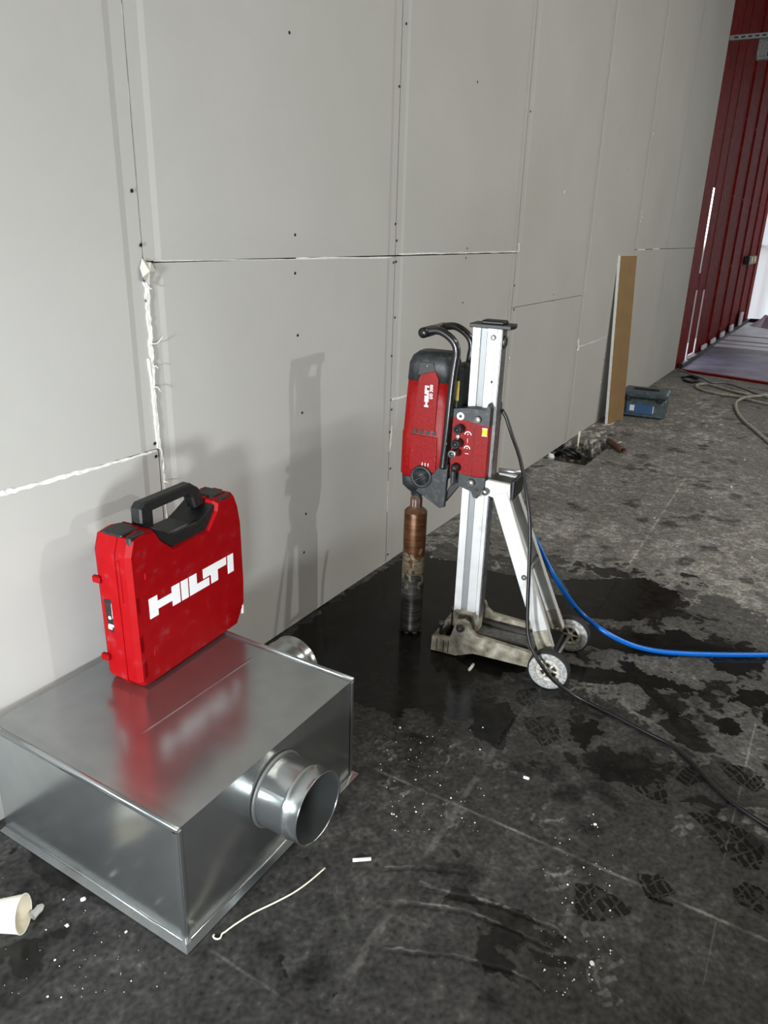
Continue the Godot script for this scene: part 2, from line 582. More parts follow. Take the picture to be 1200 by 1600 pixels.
class FloorMap:
	var x0: float
	var z0: float
	var res: float
	var nx: int
	var nz: int
	var wet := PackedFloat32Array()
	var dust := PackedFloat32Array()
	var cut := PackedFloat32Array()
	var soil := PackedFloat32Array()
	var nA: PackedByteArray
	var nB: PackedByteArray
	var nC: PackedByteArray
	var nD: PackedByteArray
	var nE: PackedByteArray
	var nF: PackedByteArray

	func _init(px0: float, pz0: float, w: float, h: float, r: float) -> void:
		x0 = px0; z0 = pz0; res = r
		nx = int(round(w / r)); nz = int(round(h / r))
		wet.resize(nx * nz); dust.resize(nx * nz); cut.resize(nx * nz); soil.resize(nx * nz)
		nA = field(1, 1.1, 4)
		nB = field(2, 7.0, 4)
		nC = field(3, 60.0, 3)
		nD = field(4, 22.0, 4)
		nE = field(5, 3.0, 3)
		nF = field(6, 8.0, 4)

	func field(sd: int, freq: float, oct: int) -> PackedByteArray:
		var n := FastNoiseLite.new()
		n.seed = sd
		n.noise_type = FastNoiseLite.TYPE_SIMPLEX_SMOOTH
		n.frequency = freq * res
		n.fractal_octaves = oct
		n.offset = Vector3(x0 / res, z0 / res, 0)
		var im := n.get_image(nx, nz, false, false, false)
		im.convert(Image.FORMAT_L8)
		return im.get_data()

	func stamp(poly: PackedVector2Array, amount: float, ragged: float, tread := -1.0, ang := 0.0) -> void:
		var lo := poly[0]
		var hi := poly[0]
		for p in poly:
			lo = lo.min(p); hi = hi.max(p)
		var i0 := maxi(0, int((lo.x - ragged - x0) / res)); var i1 := mini(nx - 1, int((hi.x + ragged - x0) / res))
		var j0 := maxi(0, int((lo.y - ragged - z0) / res)); var j1 := mini(nz - 1, int((hi.y + ragged - z0) / res))
		var ca := cos(ang)
		var sa := sin(ang)
		for j in range(j0, j1 + 1):
			for i in range(i0, i1 + 1):
				var k := j * nx + i
				var x := x0 + i * res + (nB[k] - 128) / 128.0 * ragged * 2.0 + (nD[k] - 128) / 128.0 * ragged + (nC[k] - 128) / 128.0 * ragged * 0.4
				var z := z0 + j * res + (nF[k] - 128) / 128.0 * ragged * 2.0 - (nD[k] - 128) / 128.0 * ragged + (nC[k] - 128) / 128.0 * ragged * 0.4
				if Geometry2D.is_point_in_polygon(Vector2(x, z), poly):
					var v := amount
					if tread > 0.0:
						var u := x * ca + z * sa
						var w := -x * sa + z * ca
						if fposmod(u + 0.15 * w + (nF[k] - 128) * 0.00008, tread) < tread * 0.2 or fposmod(w + 0.2 * u + (nB[k] - 128) * 0.0001, tread * 1.7) < tread * 0.2:
							v = 0.2
						v *= clampf((nD[k] - 70) / 40.0, 0.25, 1.0)
					wet[k] = maxf(wet[k], v)

	func grime(poly: PackedVector2Array, amount: float, ragged: float) -> void:
		for j in nz:
			for i in nx:
				var k := j * nx + i
				var x := x0 + i * res + (nE[k] - 128) / 128.0 * ragged + (nB[k] - 128) / 128.0 * ragged * 0.5 + (nD[k] - 128) / 128.0 * ragged * 0.4
				var z := z0 + j * res + (nF[k] - 128) / 128.0 * ragged + (nC[k] - 128) / 128.0 * ragged * 0.3
				if Geometry2D.is_point_in_polygon(Vector2(x, z), poly):
					soil[k] = maxf(soil[k], amount)

	func damp(poly: PackedVector2Array, level: float) -> void:
		# patches of wet where the coarse grain of the slab holds water
		var lo := poly[0]
		var hi := poly[0]
		for p in poly:
			lo = lo.min(p); hi = hi.max(p)
		var i0 := maxi(0, int((lo.x - x0) / res)); var i1 := mini(nx - 1, int((hi.x - x0) / res))
		var j0 := maxi(0, int((lo.y - z0) / res)); var j1 := mini(nz - 1, int((hi.y - z0) / res))
		for j in range(j0, j1 + 1):
			for i in range(i0, i1 + 1):
				var k := j * nx + i
				var v := (nE[k] - 128) / 128.0 + (nB[k] - 128) / 128.0 * 0.7 + (nD[k] - 128) / 128.0 * 0.45
				if v > level and Geometry2D.is_point_in_polygon(Vector2(x0 + i * res + (nF[k] - 128) * 0.0008, z0 + j * res + (nB[k] - 128) * 0.0008), poly):
					wet[k] = maxf(wet[k], minf(0.9, (v - level) * 5.0))

	func line(a: Vector2, b: Vector2, width: float, d: float, c: float, wobble := 0.0) -> void:
		var lo := a.min(b) - Vector2.ONE * (width + wobble)
		var hi := a.max(b) + Vector2.ONE * (width + wobble)
		var i0 := maxi(0, int((lo.x - x0) / res)); var i1 := mini(nx - 1, int((hi.x - x0) / res))
		var j0 := maxi(0, int((lo.y - z0) / res)); var j1 := mini(nz - 1, int((hi.y - z0) / res))
		var ab := b - a
		var l2 := ab.length_squared()
		var nrm := Vector2(-ab.y, ab.x).normalized()
		if i0 > i1 or j0 > j1:
			return
		for j in range(j0, j1 + 1):
			for i in range(i0, i1 + 1):
				var p := Vector2(x0 + i * res, z0 + j * res) - a
				var t := p.dot(ab) / l2
				if t < 0.0 or t > 1.0:
					continue
				var k := j * nx + i
				var dist := absf(p.dot(nrm) + (nD[k] - 128) / 128.0 * wobble)
				if dist < width:
					var q := 1.0 - dist / width
					dust[k] = maxf(dust[k], d * minf(1.0, q * 2.0) * clampf((nB[k] - 60) / 80.0, 0.2, 1.0))
					cut[k] = maxf(cut[k], c * minf(1.0, q * 2.0))

	func bake() -> Array:
		var al := PackedByteArray(); al.resize(nx * nz * 3)
		var ro := PackedByteArray(); ro.resize(nx * nz)
		var he := PackedByteArray(); he.resize(nx * nz)
		for k in nx * nz:
			var a := (nA[k] - 128) / 128.0
			var b := (nB[k] - 128) / 128.0
			var c := (nC[k] - 128) / 128.0
			var d := (nD[k] - 128) / 128.0
			var e := (nE[k] - 128) / 128.0
			var w := wet[k]
			var sc := clampf((b + d * 0.8 + a * 0.7 - 0.15) * 2.2, 0.0, 1.0) * (0.55 + 0.45 * c)      # pale cement scum
			var v := 112.0 + 12.0 * a + 14.0 * b + 24.0 * d + 34.0 * c + 28.0 * sc
			if c > 0.62 and d > 0.1:
				v += 40.0
			elif c < -0.62:
				v -= 30.0
			v *= 1.0 - soil[k]
			v -= 34.0 * (1.0 - soil[k]) * clampf((e - b * 0.6 - 0.38) * 4.0, 0.0, 1.0)                                # old dark stains
			v += 66.0 * dust[k] * (1.0 - 0.35 * soil[k])
			v = lerpf(v, 24.0 + 6.0 * d + 4.0 * b, w * 0.95)
			v = maxf(v - 60.0 * cut[k], 12.0)
			al[k * 3] = clampi(int(v * 1.0), 0, 255)
			al[k * 3 + 1] = clampi(int(v * 0.985), 0, 255)
			al[k * 3 + 2] = clampi(int(v * (0.955 - 0.03 * w)), 0, 255)
			ro[k] = clampi(int(255.0 * lerpf(0.66 + 0.14 * b + 0.1 * c + 0.15 * sc, 0.14 + 0.05 * d, w)), 20, 255)
			he[k] = clampi(int(128.0 + (22.0 * d + 26.0 * c + 10.0 * b + 26.0 * sc) * (1.0 - 0.9 * w) + 20.0 * dust[k] - 70.0 * cut[k]), 0, 255)
		var him := Image.create_from_data(nx, nz, false, Image.FORMAT_L8, he)
		him.convert(Image.FORMAT_RGBA8)
		him.bump_map_to_normal_map(4.0)
		return [ImageTexture.create_from_image(Image.create_from_data(nx, nz, false, Image.FORMAT_RGB8, al)), ImageTexture.create_from_image(Image.create_from_data(nx, nz, false, Image.FORMAT_L8, ro)), ImageTexture.create_from_image(him)]

func mark_floor(f: FloorMap) -> void:
	# the slab is grimy where people walk and drill
	f.grime(PackedVector2Array([Vector2(-1, -1), Vector2(2.75, -1), Vector2(2.9, 0.6), Vector2(2.85, 1.2), Vector2(3.1, 3), Vector2(-1, 3)]), 0.30, 0.35)
	f.grime(PackedVector2Array([Vector2(-1, -1), Vector2(2.2, -1), Vector2(2.1, 0.8), Vector2(1.9, 1.3), Vector2(1.6, 3), Vector2(-1, 3)]), 0.53, 0.25)
	# wet areas and puddles
	for a in [
		[430,1010, 500,955, 640,862, 720,880, 800,900, 870,930, 900,960, 890,1010, 820,1045, 775,1061, 741,1064, 730,1078, 744,1104, 741,1124, 719,1124, 690,1112, 699,1129, 685,1135, 676,1124, 659,1109, 642,1109, 631,1126, 617,1126, 594,1112, 560,1104, 480,1060],
		[880,905, 953,905, 973,904, 1007,904, 1064,928, 1055,943, 1013,956, 1007,967, 960,972, 900,960],
		[890,965, 917,973, 960,985, 1000,990, 1060,980, 1090,1000, 1145,1015, 1100,1026, 1000,1024, 930,1012, 890,1000],
		[1101,1027, 1183,1030, 1186,1044, 1155,1057, 1123,1051],
		[880,1040, 960,1050, 1030,1060, 1110,1085, 1060,1082, 980,1070, 890,1062],
		[960,1030, 990,1032, 1080,1140, 1060,1142],
		[1150,1075, 1200,1085, 1200,1105, 1140,1100],
		[883,1126, 928,1126, 945,1149, 917,1171, 885,1154],
		[742,1103, 799,1097, 805,1130, 777,1168, 734,1143],
		[1121,1123, 1146,1123, 1160,1140, 1143,1154, 1118,1146],
		[1190,1110, 1215,1110, 1215,1135, 1192,1132],
	]:
		f.stamp(polyf(a), 1.0, 0.015)
	f.damp(polyf([690,1000, 900,880, 1090,900, 1210,990, 1210,1250, 1040,1260, 900,1210, 760,1170]), 0.10)
	f.damp(polyf([0,1300, 250,1430, 420,1480, 600,1600, 0,1600]), 0.42)
	f.damp(polyf([560,1340, 760,1320, 900,1480, 860,1560, 600,1540]), 0.40)
	for a in [[870,1060, 900,1090, 960,1120, 930,1125, 870,1085], [900,1180, 950,1190, 965,1215, 930,1205], [820,1478, 870,1485, 897,1500, 895,1512, 860,1515, 835,1500], [700,1390, 800,1420, 880,1470, 850,1478, 760,1432, 690,1405], [60,1300, 130,1330, 230,1420, 190,1425, 40,1360]]:
		f.stamp(polyf(a), 0.62, 0.012)
	# wet shoe prints with a block tread
	for a in [
		[[897,1380, 921,1378, 954,1395, 990,1422, 966,1435, 915,1438, 894,1425], 0.5],
		[[996,1365, 1032,1365, 1054,1395, 1020,1414, 1008,1401], 0.9],
		[[1071,1269, 1104,1272, 1158,1293, 1194,1320, 1185,1359, 1164,1357, 1116,1329, 1101,1293], 0.75],
		[[1141,1389, 1158,1378, 1185,1386, 1204,1404, 1204,1428, 1185,1428, 1155,1413], 0.6],
		[[962,1190, 1010,1187, 1035,1228, 1046,1260, 1016,1249, 972,1222], 0.8],
		[[1046,1195, 1081,1200, 1097,1222, 1070,1230, 1043,1211], 0.5],
		[[805,1081, 832,1073, 845,1087, 826,1106, 807,1098], 0.7],
		[[734,1070, 777,1073, 783,1087, 750,1089], 0.7],
		[[815,1119, 864,1122, 875,1152, 848,1168, 821,1141], 0.6],
		[[1120,1190, 1160,1195, 1200,1225, 1180,1240, 1140,1220], 0.6],
	]:
		f.stamp(polyf(a[0]), 0.95, 0.0045, 0.019, a[1])
	# scored lines across the slab, filled with pale dust
	f.line(p2(572, 1196), p2(1230, 1484), 0.0055, 0.85, 0.0, 0.002)
	f.line(p2(1075, 740), p2(905, 1000), 0.006, 0.6, 0.1, 0.002)
	f.line(p2(870, 1045), p2(800, 1130), 0.004, 0.3, 0.0, 0.002)
	f.line(p2(803, 1122), p2(777, 1164), 0.006, 0.0, 1.0, 0.001)
	f.line(p2(777, 1164), p2(540, 1530), 0.011, 0.4, 0.0, 0.006)
	f.line(p2(1180, 1130), p2(1128, 1350), 0.003, 0.6, 0.0, 0.001)
	f.line(p2(1118, 1440), p2(1098, 1540), 0.002, 0.4, 0.0, 0.001)
	f.line(p2(318, 1478), p2(470, 1578), 0.004, 0.5, 0.0, 0.002)
	f.line(p2(1012, 1402), p2(1050, 1414), 0.006, 0.0, 0.9, 0.001)
	# curved tyre scrapes
	for q in [[[598,1408], [660,1410], [740,1425], [810,1455], [860,1480]], [[660,1385], [740,1400], [820,1428], [872,1452], [892,1472]], [[600,1480], [700,1490], [780,1510], [830,1530], [850,1550]], [[655,1378], [700,1395], [780,1412]], [[600,1355], [660,1352], [730,1362]]]:
		for i in q.size() - 1:
			f.line(p2(q[i][0], q[i][1]), p2(q[i + 1][0], q[i + 1][1]), 0.0028, 0.8, 0.0, 0.006)
			f.line(p2(q[i][0], q[i][1] + 7), p2(q[i + 1][0], q[i + 1][1] + 6), 0.0045, 0.0, 0.22, 0.006)
	# cement crust tracked over the slab
	var r := RandomNumberGenerator.new()
	r.seed = 5
	for q in [[770,1190], [790,1210], [840,1290], [845,1270], [860,1390], [870,1370], [890,1460], [880,1440], [920,1500], [940,1510], [1060,1290], [1075,1310], [680,1290], [700,1270], [710,1300], [620,1180], [640,1200], [610,1230], [590,1160], [650,1150], [700,1180], [930,1530], [950,1560]]:
		for k in 5:
			var c := p2(q[0] + r.randf_range(-20, 20), q[1] + r.randf_range(-16, 16))
			var a := r.randf_range(-0.6, 0.9)
			f.line(c, c + Vector2(cos(a), sin(a)) * r.randf_range(0.01, 0.035), r.randf_range(0.003, 0.008), r.randf_range(0.3, 0.9), 0.0, 0.006)
	# plaster dust by the pit and under the plank
	for k in 130:
		var c := p2(r.randf_range(880, 960), r.randf_range(655, 700))
		f.line(c, c + Vector2(r.randf_range(-0.1, 0.1), r.randf_range(-0.04, 0.04)), r.randf_range(0.006, 0.02), r.randf_range(0.4, 1.6), 0.0, 0.01)
	for k in 60:
		var c := p2(r.randf_range(1040, 1130), r.randf_range(630, 690))
		f.line(c, c + Vector2(r.randf_range(-0.2, 0.2), r.randf_range(-0.06, 0.06)), r.randf_range(0.01, 0.03), r.randf_range(0.2, 0.7), 0.0, 0.02)

func floor_slab(parent: Node, r: Rect2, m: Material, w: Rect2) -> void:
	var s := S()
	var q := [Vector3(r.position.x, 0, r.position.y), Vector3(r.end.x, 0, r.position.y), Vector3(r.end.x, 0, r.end.y), Vector3(r.position.x, 0, r.end.y)]
	var dn := Vector3(0, -0.2, 0)
	var faces := [[q[0], q[1], q[2], q[3]], [q[3] + dn, q[2] + dn, q[1] + dn, q[0] + dn]]
	for i in 4:
		var j := (i + 1) % 4
		faces.append([q[j], q[i], q[i] + dn, q[j] + dn])
	for f in faces:
		for k in [0, 1, 2, 0, 2, 3]:
			var p: Vector3 = f[k]
			s.set_uv(Vector2((p.x + p.y * 0.2 - w.position.x) / w.size.x, (p.z + p.y * 0.2 - w.position.y) / w.size.y))
			s.add_vertex(p)
	obj("concrete_slab", s, m, parent)

func floor_mat(f: FloorMap) -> StandardMaterial3D:
	mark_floor(f)
	var t := f.bake()
	var m := mat(Color.WHITE, 1.0)
	m.albedo_texture = t[0]
	m.metallic_specular = 0.25
	m.roughness_texture = t[1]
	m.normal_enabled = true
	m.normal_texture = t[2]
	m.normal_scale = 0.8
	m.texture_repeat = false
	return m

func build_floor() -> void:
	var root := setting("floor", "dark worn concrete floor, wet and marked with shoe prints", "floor")
	var wa := Rect2(0.25, -0.05, 4.096, 2.048)
	var ma := floor_mat(FloorMap.new(wa.position.x, wa.position.y, wa.size.x, wa.size.y, 0.002))
	var xb := wa.end.x
	var wb := Rect2(xb, -0.05, 5.12, 2.048)
	var mb := floor_mat(FloorMap.new(wb.position.x, wb.position.y, wb.size.x, wb.size.y, 0.005))
	var plain := tmat(noise_tex(60, 0.01, 5, [[0.0, rgb(70, 69, 66)], [1.0, rgb(108, 106, 102)]]), 0.7, 0.7)
	floor_slab(root, wa, ma, wa)
	floor_slab(root, Rect2(xb, -0.05, PIT.position.x - xb, 2.048), mb, wb)
	floor_slab(root, Rect2(PIT.position.x, PIT.end.y, PIT.size.x, 2.048 - 0.05 - PIT.end.y), mb, wb)
	floor_slab(root, Rect2(PIT.end.x, -0.05, wb.end.x - PIT.end.x, 2.048), mb, wb)
	for r in [Rect2(X0 - 0.2, -0.3, 0.25 - X0 + 0.2, ZF + 0.5), Rect2(0.25, 1.998, X1 - 0.05, ZF - 1.8), Rect2(wb.end.x, -0.3, X1 + 0.2 - wb.end.x, 2.298)]:
		var s := S()
		rbox(s, Vector3(r.get_center().x, -0.1, r.get_center().y), Vector3(r.size.x, 0.2, r.size.y), 0.0005)
		obj("concrete_slab", s, plain, root)
	# pit in the slab
	slab(root, "pit_bottom", Vector3(PIT.position.x - 0.02, -0.24, -0.3), Vector3(PIT.end.x + 0.02, -0.12, PIT.end.y + 0.02), M.earth)
	slab(root, "pit_side", Vector3(PIT.position.x - 0.03, -0.2, -0.3), Vector3(PIT.position.x - 0.001, -0.21 + 0.2, -0.052), M.earth)
	slab(root, "pit_side", Vector3(PIT.end.x + 0.001, -0.2, -0.3), Vector3(PIT.end.x + 0.03, -0.01, -0.052), M.earth)
	slab(root, "pit_side", Vector3(PIT.position.x - 0.03, -0.2, -0.33), Vector3(PIT.end.x + 0.03, -0.01, -0.28), M.earth)

# ---------------------------------------------------------------- plasterboard wall
const J1 := 1.3223
func board(parent: Node, xa: float, xb: float, ya: float, yb: float) -> void:
	var g := 0.0016
	xa += g; xb -= g
	var bev := 0.056
	var dip := 0.0019
	var s := S()
	var xs := [xa, xa + 0.038, xa + bev, (xa + xb) * 0.5, xb - bev, xb - 0.038, xb]
	var zs := [-dip, -dip, 0.0, 0.0, 0.0, -dip, -dip]
	for i in 6:
		quad(s, Vector3(xs[i], ya, zs[i]), Vector3(xs[i], yb, zs[i]), Vector3(xs[i + 1], yb, zs[i + 1]), Vector3(xs[i + 1], ya, zs[i + 1]))
	var o := obj("plasterboard", s, M.paper, parent)
	var c := S()
	rbox(c, Vector3((xa + xb) * 0.5, (ya + yb) * 0.5, -0.0085), Vector3(xb - xa, yb - ya, 0.0088), 0.0004)
	obj("gypsum_core", c, M.gypsum, o)
	# the thin front lip between the core and the face
	var e := S()
	quad(e, Vector3(xa, yb, -0.0042), Vector3(xb, yb, -0.0042), Vector3(xb - 0.0, yb, 0.0), Vector3(xa, yb, 0.0))
	quad(e, Vector3(xa, ya, 0.0), Vector3(xb, ya, 0.0), Vector3(xb, ya, -0.0042), Vector3(xa, ya, -0.0042))
	obj("cut_edge", e, M.gypsum, o)

func ragged(pts: Array, w0: float, w1: float, z: float, step: float, sd: int) -> SurfaceTool:
	var r := RandomNumberGenerator.new()
	r.seed = sd
	var s := S()
	var path := curve(pts, step)
	var prev := []
	for i in path.size():
		var d := (path[mini(i + 1, path.size() - 1)] - path[maxi(i - 1, 0)]).normalized()
		var n := Vector3(-d.y, d.x, 0)
		var f := float(i) / (path.size() - 1)
		var w := lerpf(w0, w1, f)
		var a := path[i] + n * w * r.randf_range(0.25, 0.75)
		var b := path[i] - n * w * r.randf_range(0.25, 0.75)
		a.z = z + r.randf_range(0.0, 0.0015)
		b.z = z + r.randf_range(-0.0005, 0.001)
		var cur := [a, b, Vector3(a.x, a.y, z - 0.003), Vector3(b.x, b.y, z - 0.003)]
		if prev.size():
			quad(s, prev[0], a, b, prev[1])
			quad(s, prev[2], cur[2], a, prev[0])
			quad(s, prev[1], b, cur[3], prev[3])
		prev = cur
	return s

func build_wall() -> void:
	var w := setting("wall_back", "grey plasterboard wall with screwed boards and open white joints", "wall")
	slab(w, "stud_backing", Vector3(X0, 0.0, -0.18), Vector3(WALL_END, CEIL, -0.0135), M.gap)
	var cols := [
		[X0, J1 - 2.4, [1.246]], [J1 - 2.4, J1 - 1.2, [1.246]],
		[J1 - 1.2, J1, [0.783]],
		[J1, J1 + 1.2, [1.246]],
		[J1 + 1.2, J1 + 2.4, [0.706, 1.246]],
		[J1 + 2.4, J1 + 3.6, [0.978]],
		[J1 + 3.6, J1 + 4.8, [0.642]],
		[J1 + 4.8, J1 + 6.0, [1.246]],
		[J1 + 6.0, WALL_END, [1.246]],
	]
	for c in cols:
		var ys: Array = [0.004] + c[2]
		var top: float = ys[ys.size() - 1] + 2.5
		if top < CEIL - 0.1:
			ys.append(top)
		ys.append(CEIL)
		for i in ys.size() - 1:
			var lo: float = ys[i]
			var hi: float = ys[i + 1]
			board(w, c[0], c[1], lo + (0.0 if i == 0 else 0.0022), hi - 0.0022)
	# white gypsum showing in the open joints
	for q in [
		[[0, 772], [110, 742], [245, 704], 0.010, 0.006, 0.0005],
		[[462, 404], [540, 403], [612, 402], 0.006, 0.005, 0.0005],
		[[240, 408], [300, 407], [462, 405], 0.002, 0.002, 0.0],
		[[622, 397], [720, 395], [811, 393], 0.0055, 0.006, 0.0005],
		[[612, 624], [626, 621], [640, 617], 0.008, 0.006, 0.0005],
		[[811, 380], [811, 386], [811, 393], 0.006, 0.006, 0.0005],
		[[996, 390], [1003, 390], [1008, 390], 0.009, 0.009, 0.0005],
		[[1020, 389], [1024, 389], [1030, 389], 0.009, 0.009, 0.0005],
		[[903, 542], [925, 535], [950, 525], 0.008, 0.005, 0.0005],
		[[903, 530], [904, 538], [903, 548], 0.020, 0.030, 0.0005],
		[[252, 702], [256, 730], [259, 770], 0.006, 0.007, -0.002],
		[[259, 770], [260, 790], [262, 815], 0.004, 0.004, -0.002],
		[[613, 665], [611, 685], [609, 705], 0.006, 0.012, -0.001],
		[[607, 752], [606, 780], [606, 800], 0.004, 0.003, -0.002],
		[[191, 5], [206, 200], [221, 395], 0.0016, 0.0022, -0.003],
	]:
		var pts := []
		for i in 3:
			pts.append(wl(q[i][0], q[i][1], 0.0))
		var k := 0.05 if pts[0].distance_to(pts[2]) > 0.5 else 0.012
		obj("joint_plaster", ragged(pts, q[3], q[4], q[5], k, int(q[0][0]) + 3), M.gypsum, w)
	# torn joint beside the hole
	var torn := [wl(228, 440), wl(232, 480), wl(236, 540), wl(240, 600), wl(246, 660), wl(250, 702)]
	obj("torn_joint", ragged(torn, 0.013, 0.006, 0.0006, 0.01, 44), M.gypsum, w)
	torn = [wl(232, 560), wl(238, 610), wl(243, 660), wl(247, 700)]
	obj("torn_joint", ragged(torn, 0.006, 0.004, 0.0006, 0.012, 45), M.gypsum, w)
	for q in [[[236, 537], [246, 536], [254, 526]], [[239, 605], [246, 605], [251, 612]], [[240, 573], [244, 572], [247, 576]], [[256, 752], [260, 753], [264, 754]], [[228, 442], [234, 450], [238, 452]]]:
		var pts := []
		for i in 3:
			pts.append(wl(q[i][0], q[i][1], 0.002 + 0.004 * i))
		var s := S(true)
		tube(s, curve(pts, 0.004), 0.0016, 6, 0.0006)
		obj("paper_tear", s, M.gypsum, w)
	# broken out corner: a dark opening with crumpled white membrane in it
	var hole := S()
	var hp := PackedVector2Array()
	for q in [[222, 408], [232, 408], [234, 430], [231, 442], [225, 439], [223, 425]]:
		var p := wl(q[0], q[1])
		hp.append(Vector2(p.x, p.y))
	prism(hole, hp, -0.002, 0.0012)
	obj("broken_corner", hole, M.gap, w)
	var cr := S()
	var r := RandomNumberGenerator.new()
	r.seed = 9
	var ring := []
	var cpt := wl(234, 424, 0.012)
	for k in 9:
		var a := TAU * k / 9.0
		ring.append(cpt + Vector3(cos(a) * r.randf_range(0.014, 0.024), -sin(a) * r.randf_range(0.02, 0.04), r.randf_range(-0.012, -0.003)))
	for k in 9:
		tri(cr, cpt, ring[k], ring[(k + 1) % 9])
	obj("membrane_scrap", cr, M.foil, w)
	# screws, a few with a torn white rim
	var sm := S()
	lathe(sm, [[0.0045, 0.0], [0.0045, 0.0006], [0.0028, 0.0008], [0.002, 0.0002], [0.0, 0.0002]], 10)
	var screw := mesh_of(sm, M.screw)
	for q in [[452, 51], [461, 367], [461, 427], [465, 524], [472, 645], [478, 803], [475, 863], [206, 298], [220, 383], [229, 469], [239, 551], [242, 693], [244, 713], [635, 37], [624, 135], [618, 350], [620, 376], [615, 410], [619, 409], [617, 496], [612, 556], [612, 640], [609, 675], [610, 732], [606, 866], [730, 388], [728, 403], [723, 473], [804, 446], [829, 174], [746, 128], [981, 265], [943, 562], [803, 484], [865, 460], [864, 470]]:
		var o := inst("screw", screw, w)
		o.transform = axis_to(wl(q[0], q[1]) + Vector3(0, 0, 0.0001), Vector3(0, 0, 1))
	for q in [[882, 300], [1002, 332], [1003, 340], [1001, 346], [1021, 209], [938, 597], [1047, 555], [796, 560]  ]:
		var c2 := S()
		lathe(c2, [[0.007, 0.0], [0.005, 0.002], [0.0, 0.003]], 7)
		var o := obj("plaster_chip", c2, M.gypsum, w)
		o.transform = axis_to(wl(q[0], q[1]), Vector3(0, 0, 1))
		o.scale = Vector3(1, 1, 1.4)

# ---------------------------------------------------------------- far end: red sheeting, white sheets, lilac floor
func build_far_end() -> void:
	var w := setting("wall_far", "dark red ribbed metal sheeting beyond the plasterboard", "wall")
	var x := WALL_END + 0.005
	var k := 0
	var h := CEIL
	slab(w, "corner_post", Vector3(x, 0.0, -0.10), Vector3(9.15, h, 0.0), M.red_paint)
	# cover strips close most of the two slits between post and sheets
	for q in [[9.12, 9.30, 1.85, h], [9.12, 9.30, 0.80, 0.98], [9.61, 9.79, 0.78, h]]:
		slab(w, "cover_strip", Vector3(q[0], q[2], -0.012), Vector3(q[1], q[3], -0.005), M.red_paint)
	x = 9.26
	while x < X1 - 0.05:
		var pw := 0.5 if k == 0 else 0.96
		var gap := 0.12 if k == 0 else 0.0
		var s := S()
		var m := pw * 0.5
		var pr := PackedVector2Array([Vector2(0, 0), Vector2(pw - gap, 0), Vector2(pw - gap, -0.003), Vector2(0, -0.003)])
		if k > 0:
			pr = PackedVector2Array([Vector2(0, 0), Vector2(m - 0.03, 0), Vector2(m, -0.022), Vector2(pw - 0.03, -0.022), Vector2(pw, 0), Vector2(pw, -0.003), Vector2(pw - 0.028, -0.025), Vector2(m - 0.002, -0.025), Vector2(m - 0.032, -0.003), Vector2(0, -0.003)])
		# profile lies in x,z; extrude along y
		prism(s, pr, 0.02, h, 0.0, Transform3D(Basis(Vector3(1, 0, 0), Vector3(0, 0, 1), Vector3(0, 1, 0)), Vector3(x, 0, 0)))
		obj("metal_sheet", s, M.red_paint, w)
		x += pw
		k += 1
	# translucent white sheets closing the opening at the end of the hall
	var tw := mat(rgb(236, 236, 230), 0.7)
	tw.backlight_enabled = true
	tw.backlight = Color(0.85, 0.86, 0.84)
	var win := setting("window_1", "bright translucent white sheeting hung across the far opening", "window")
	var z := -0.1
	while z < 4.2:
		var s := S(true)
		var rings := []
		for i in 7:
			rings.append(Vector2(z + 0.52 * i / 6.0, 0.03 * sin(i * 1.9 + z * 3.0)))
		for i in 6:
			var a: Vector2 = rings[i]
			var b: Vector2 = rings[i + 1]
			quad(s, Vector3(X1 + a.y, 0.0, a.x), Vector3(X1 + a.y, 3.8, a.x), Vector3(X1 + b.y, 3.8, b.x), Vector3(X1 + b.y, 0.0, b.x))
		obj("sheet", s, tw, win)
		z += 0.5
	for yy in [1.25, 2.5]:
		slab(win, "rail", Vector3(X1 + 0.05, yy, -0.1), Vector3(X1 + 0.09, yy + 0.03, 4.2), M.dusty)
	# lilac membrane on the floor with pale film strips over it
	var mem := thing("floor_membrane", "lilac grey membrane laid on the floor beyond the red strip", "membrane")
	var s := S()
	prism(s, PackedVector2Array([Vector2(8.62, 0.06), Vector2(14.78, 0.06), Vector2(14.78, 2.6), Vector2(7.95, 2.6)]), 0.0, 0.006, 0.0, Transform3D(Basis(Vector3(1, 0, 0), Vector3(0, 0, 1), Vector3(0, -1, 0)), Vector3(0, 0.006, 0)))
	obj("membrane_sheet", s, M.lilac, mem)
	var strips := [[10.9, 11.22, "narrow pale film strip, first one past the bare lilac membrane"], [11.32, 11.62, "narrow pale film strip, second one past the bare lilac membrane"], [11.78, 12.3, "pale film strip, third one past the bare lilac membrane"], [12.45, 14.6, "widest pale film strip reaching to the white sheeting"]]
	for q in strips:
		var f := S()
		rbox(f, Vector3((q[0] + q[1]) * 0.5, 0.009, 1.25), Vector3(q[1] - q[0], 0.004, 2.4), 0.001)
		tag(obj("film_strip", f, M.film), q[2], "film", "pale film strips on the membrane")
	var t1 := setting("trim_1", "red painted steel strip across the floor in front of the lilac membrane", "trim")
	var tp := S()
	prism(tp, PackedVector2Array([Vector2(8.56, 0.05), Vector2(8.63, 0.05), Vector2(7.98, 2.5), Vector2(7.90, 2.5)]), 0.0, 0.02, 0.0, Transform3D(Basis(Vector3(1, 0, 0), Vector3(0, 0, 1), Vector3(0, -1, 0)), Vector3(0, 0.02, 0)))
	obj("strip", tp, M.red_paint, t1)
	var t2 := setting("trim_2", "black angle along the foot of the red metal sheeting", "trim")
	slab(t2, "angle", Vector3(WALL_END + 0.1, 0.006, 0.012), Vector3(X1 - 0.06, 0.05, 0.055), M.black)
	slab(t2, "angle", Vector3(X1 - 0.12, 0.006, 0.055), Vector3(X1 - 0.06, 0.06, 2.4), M.black)
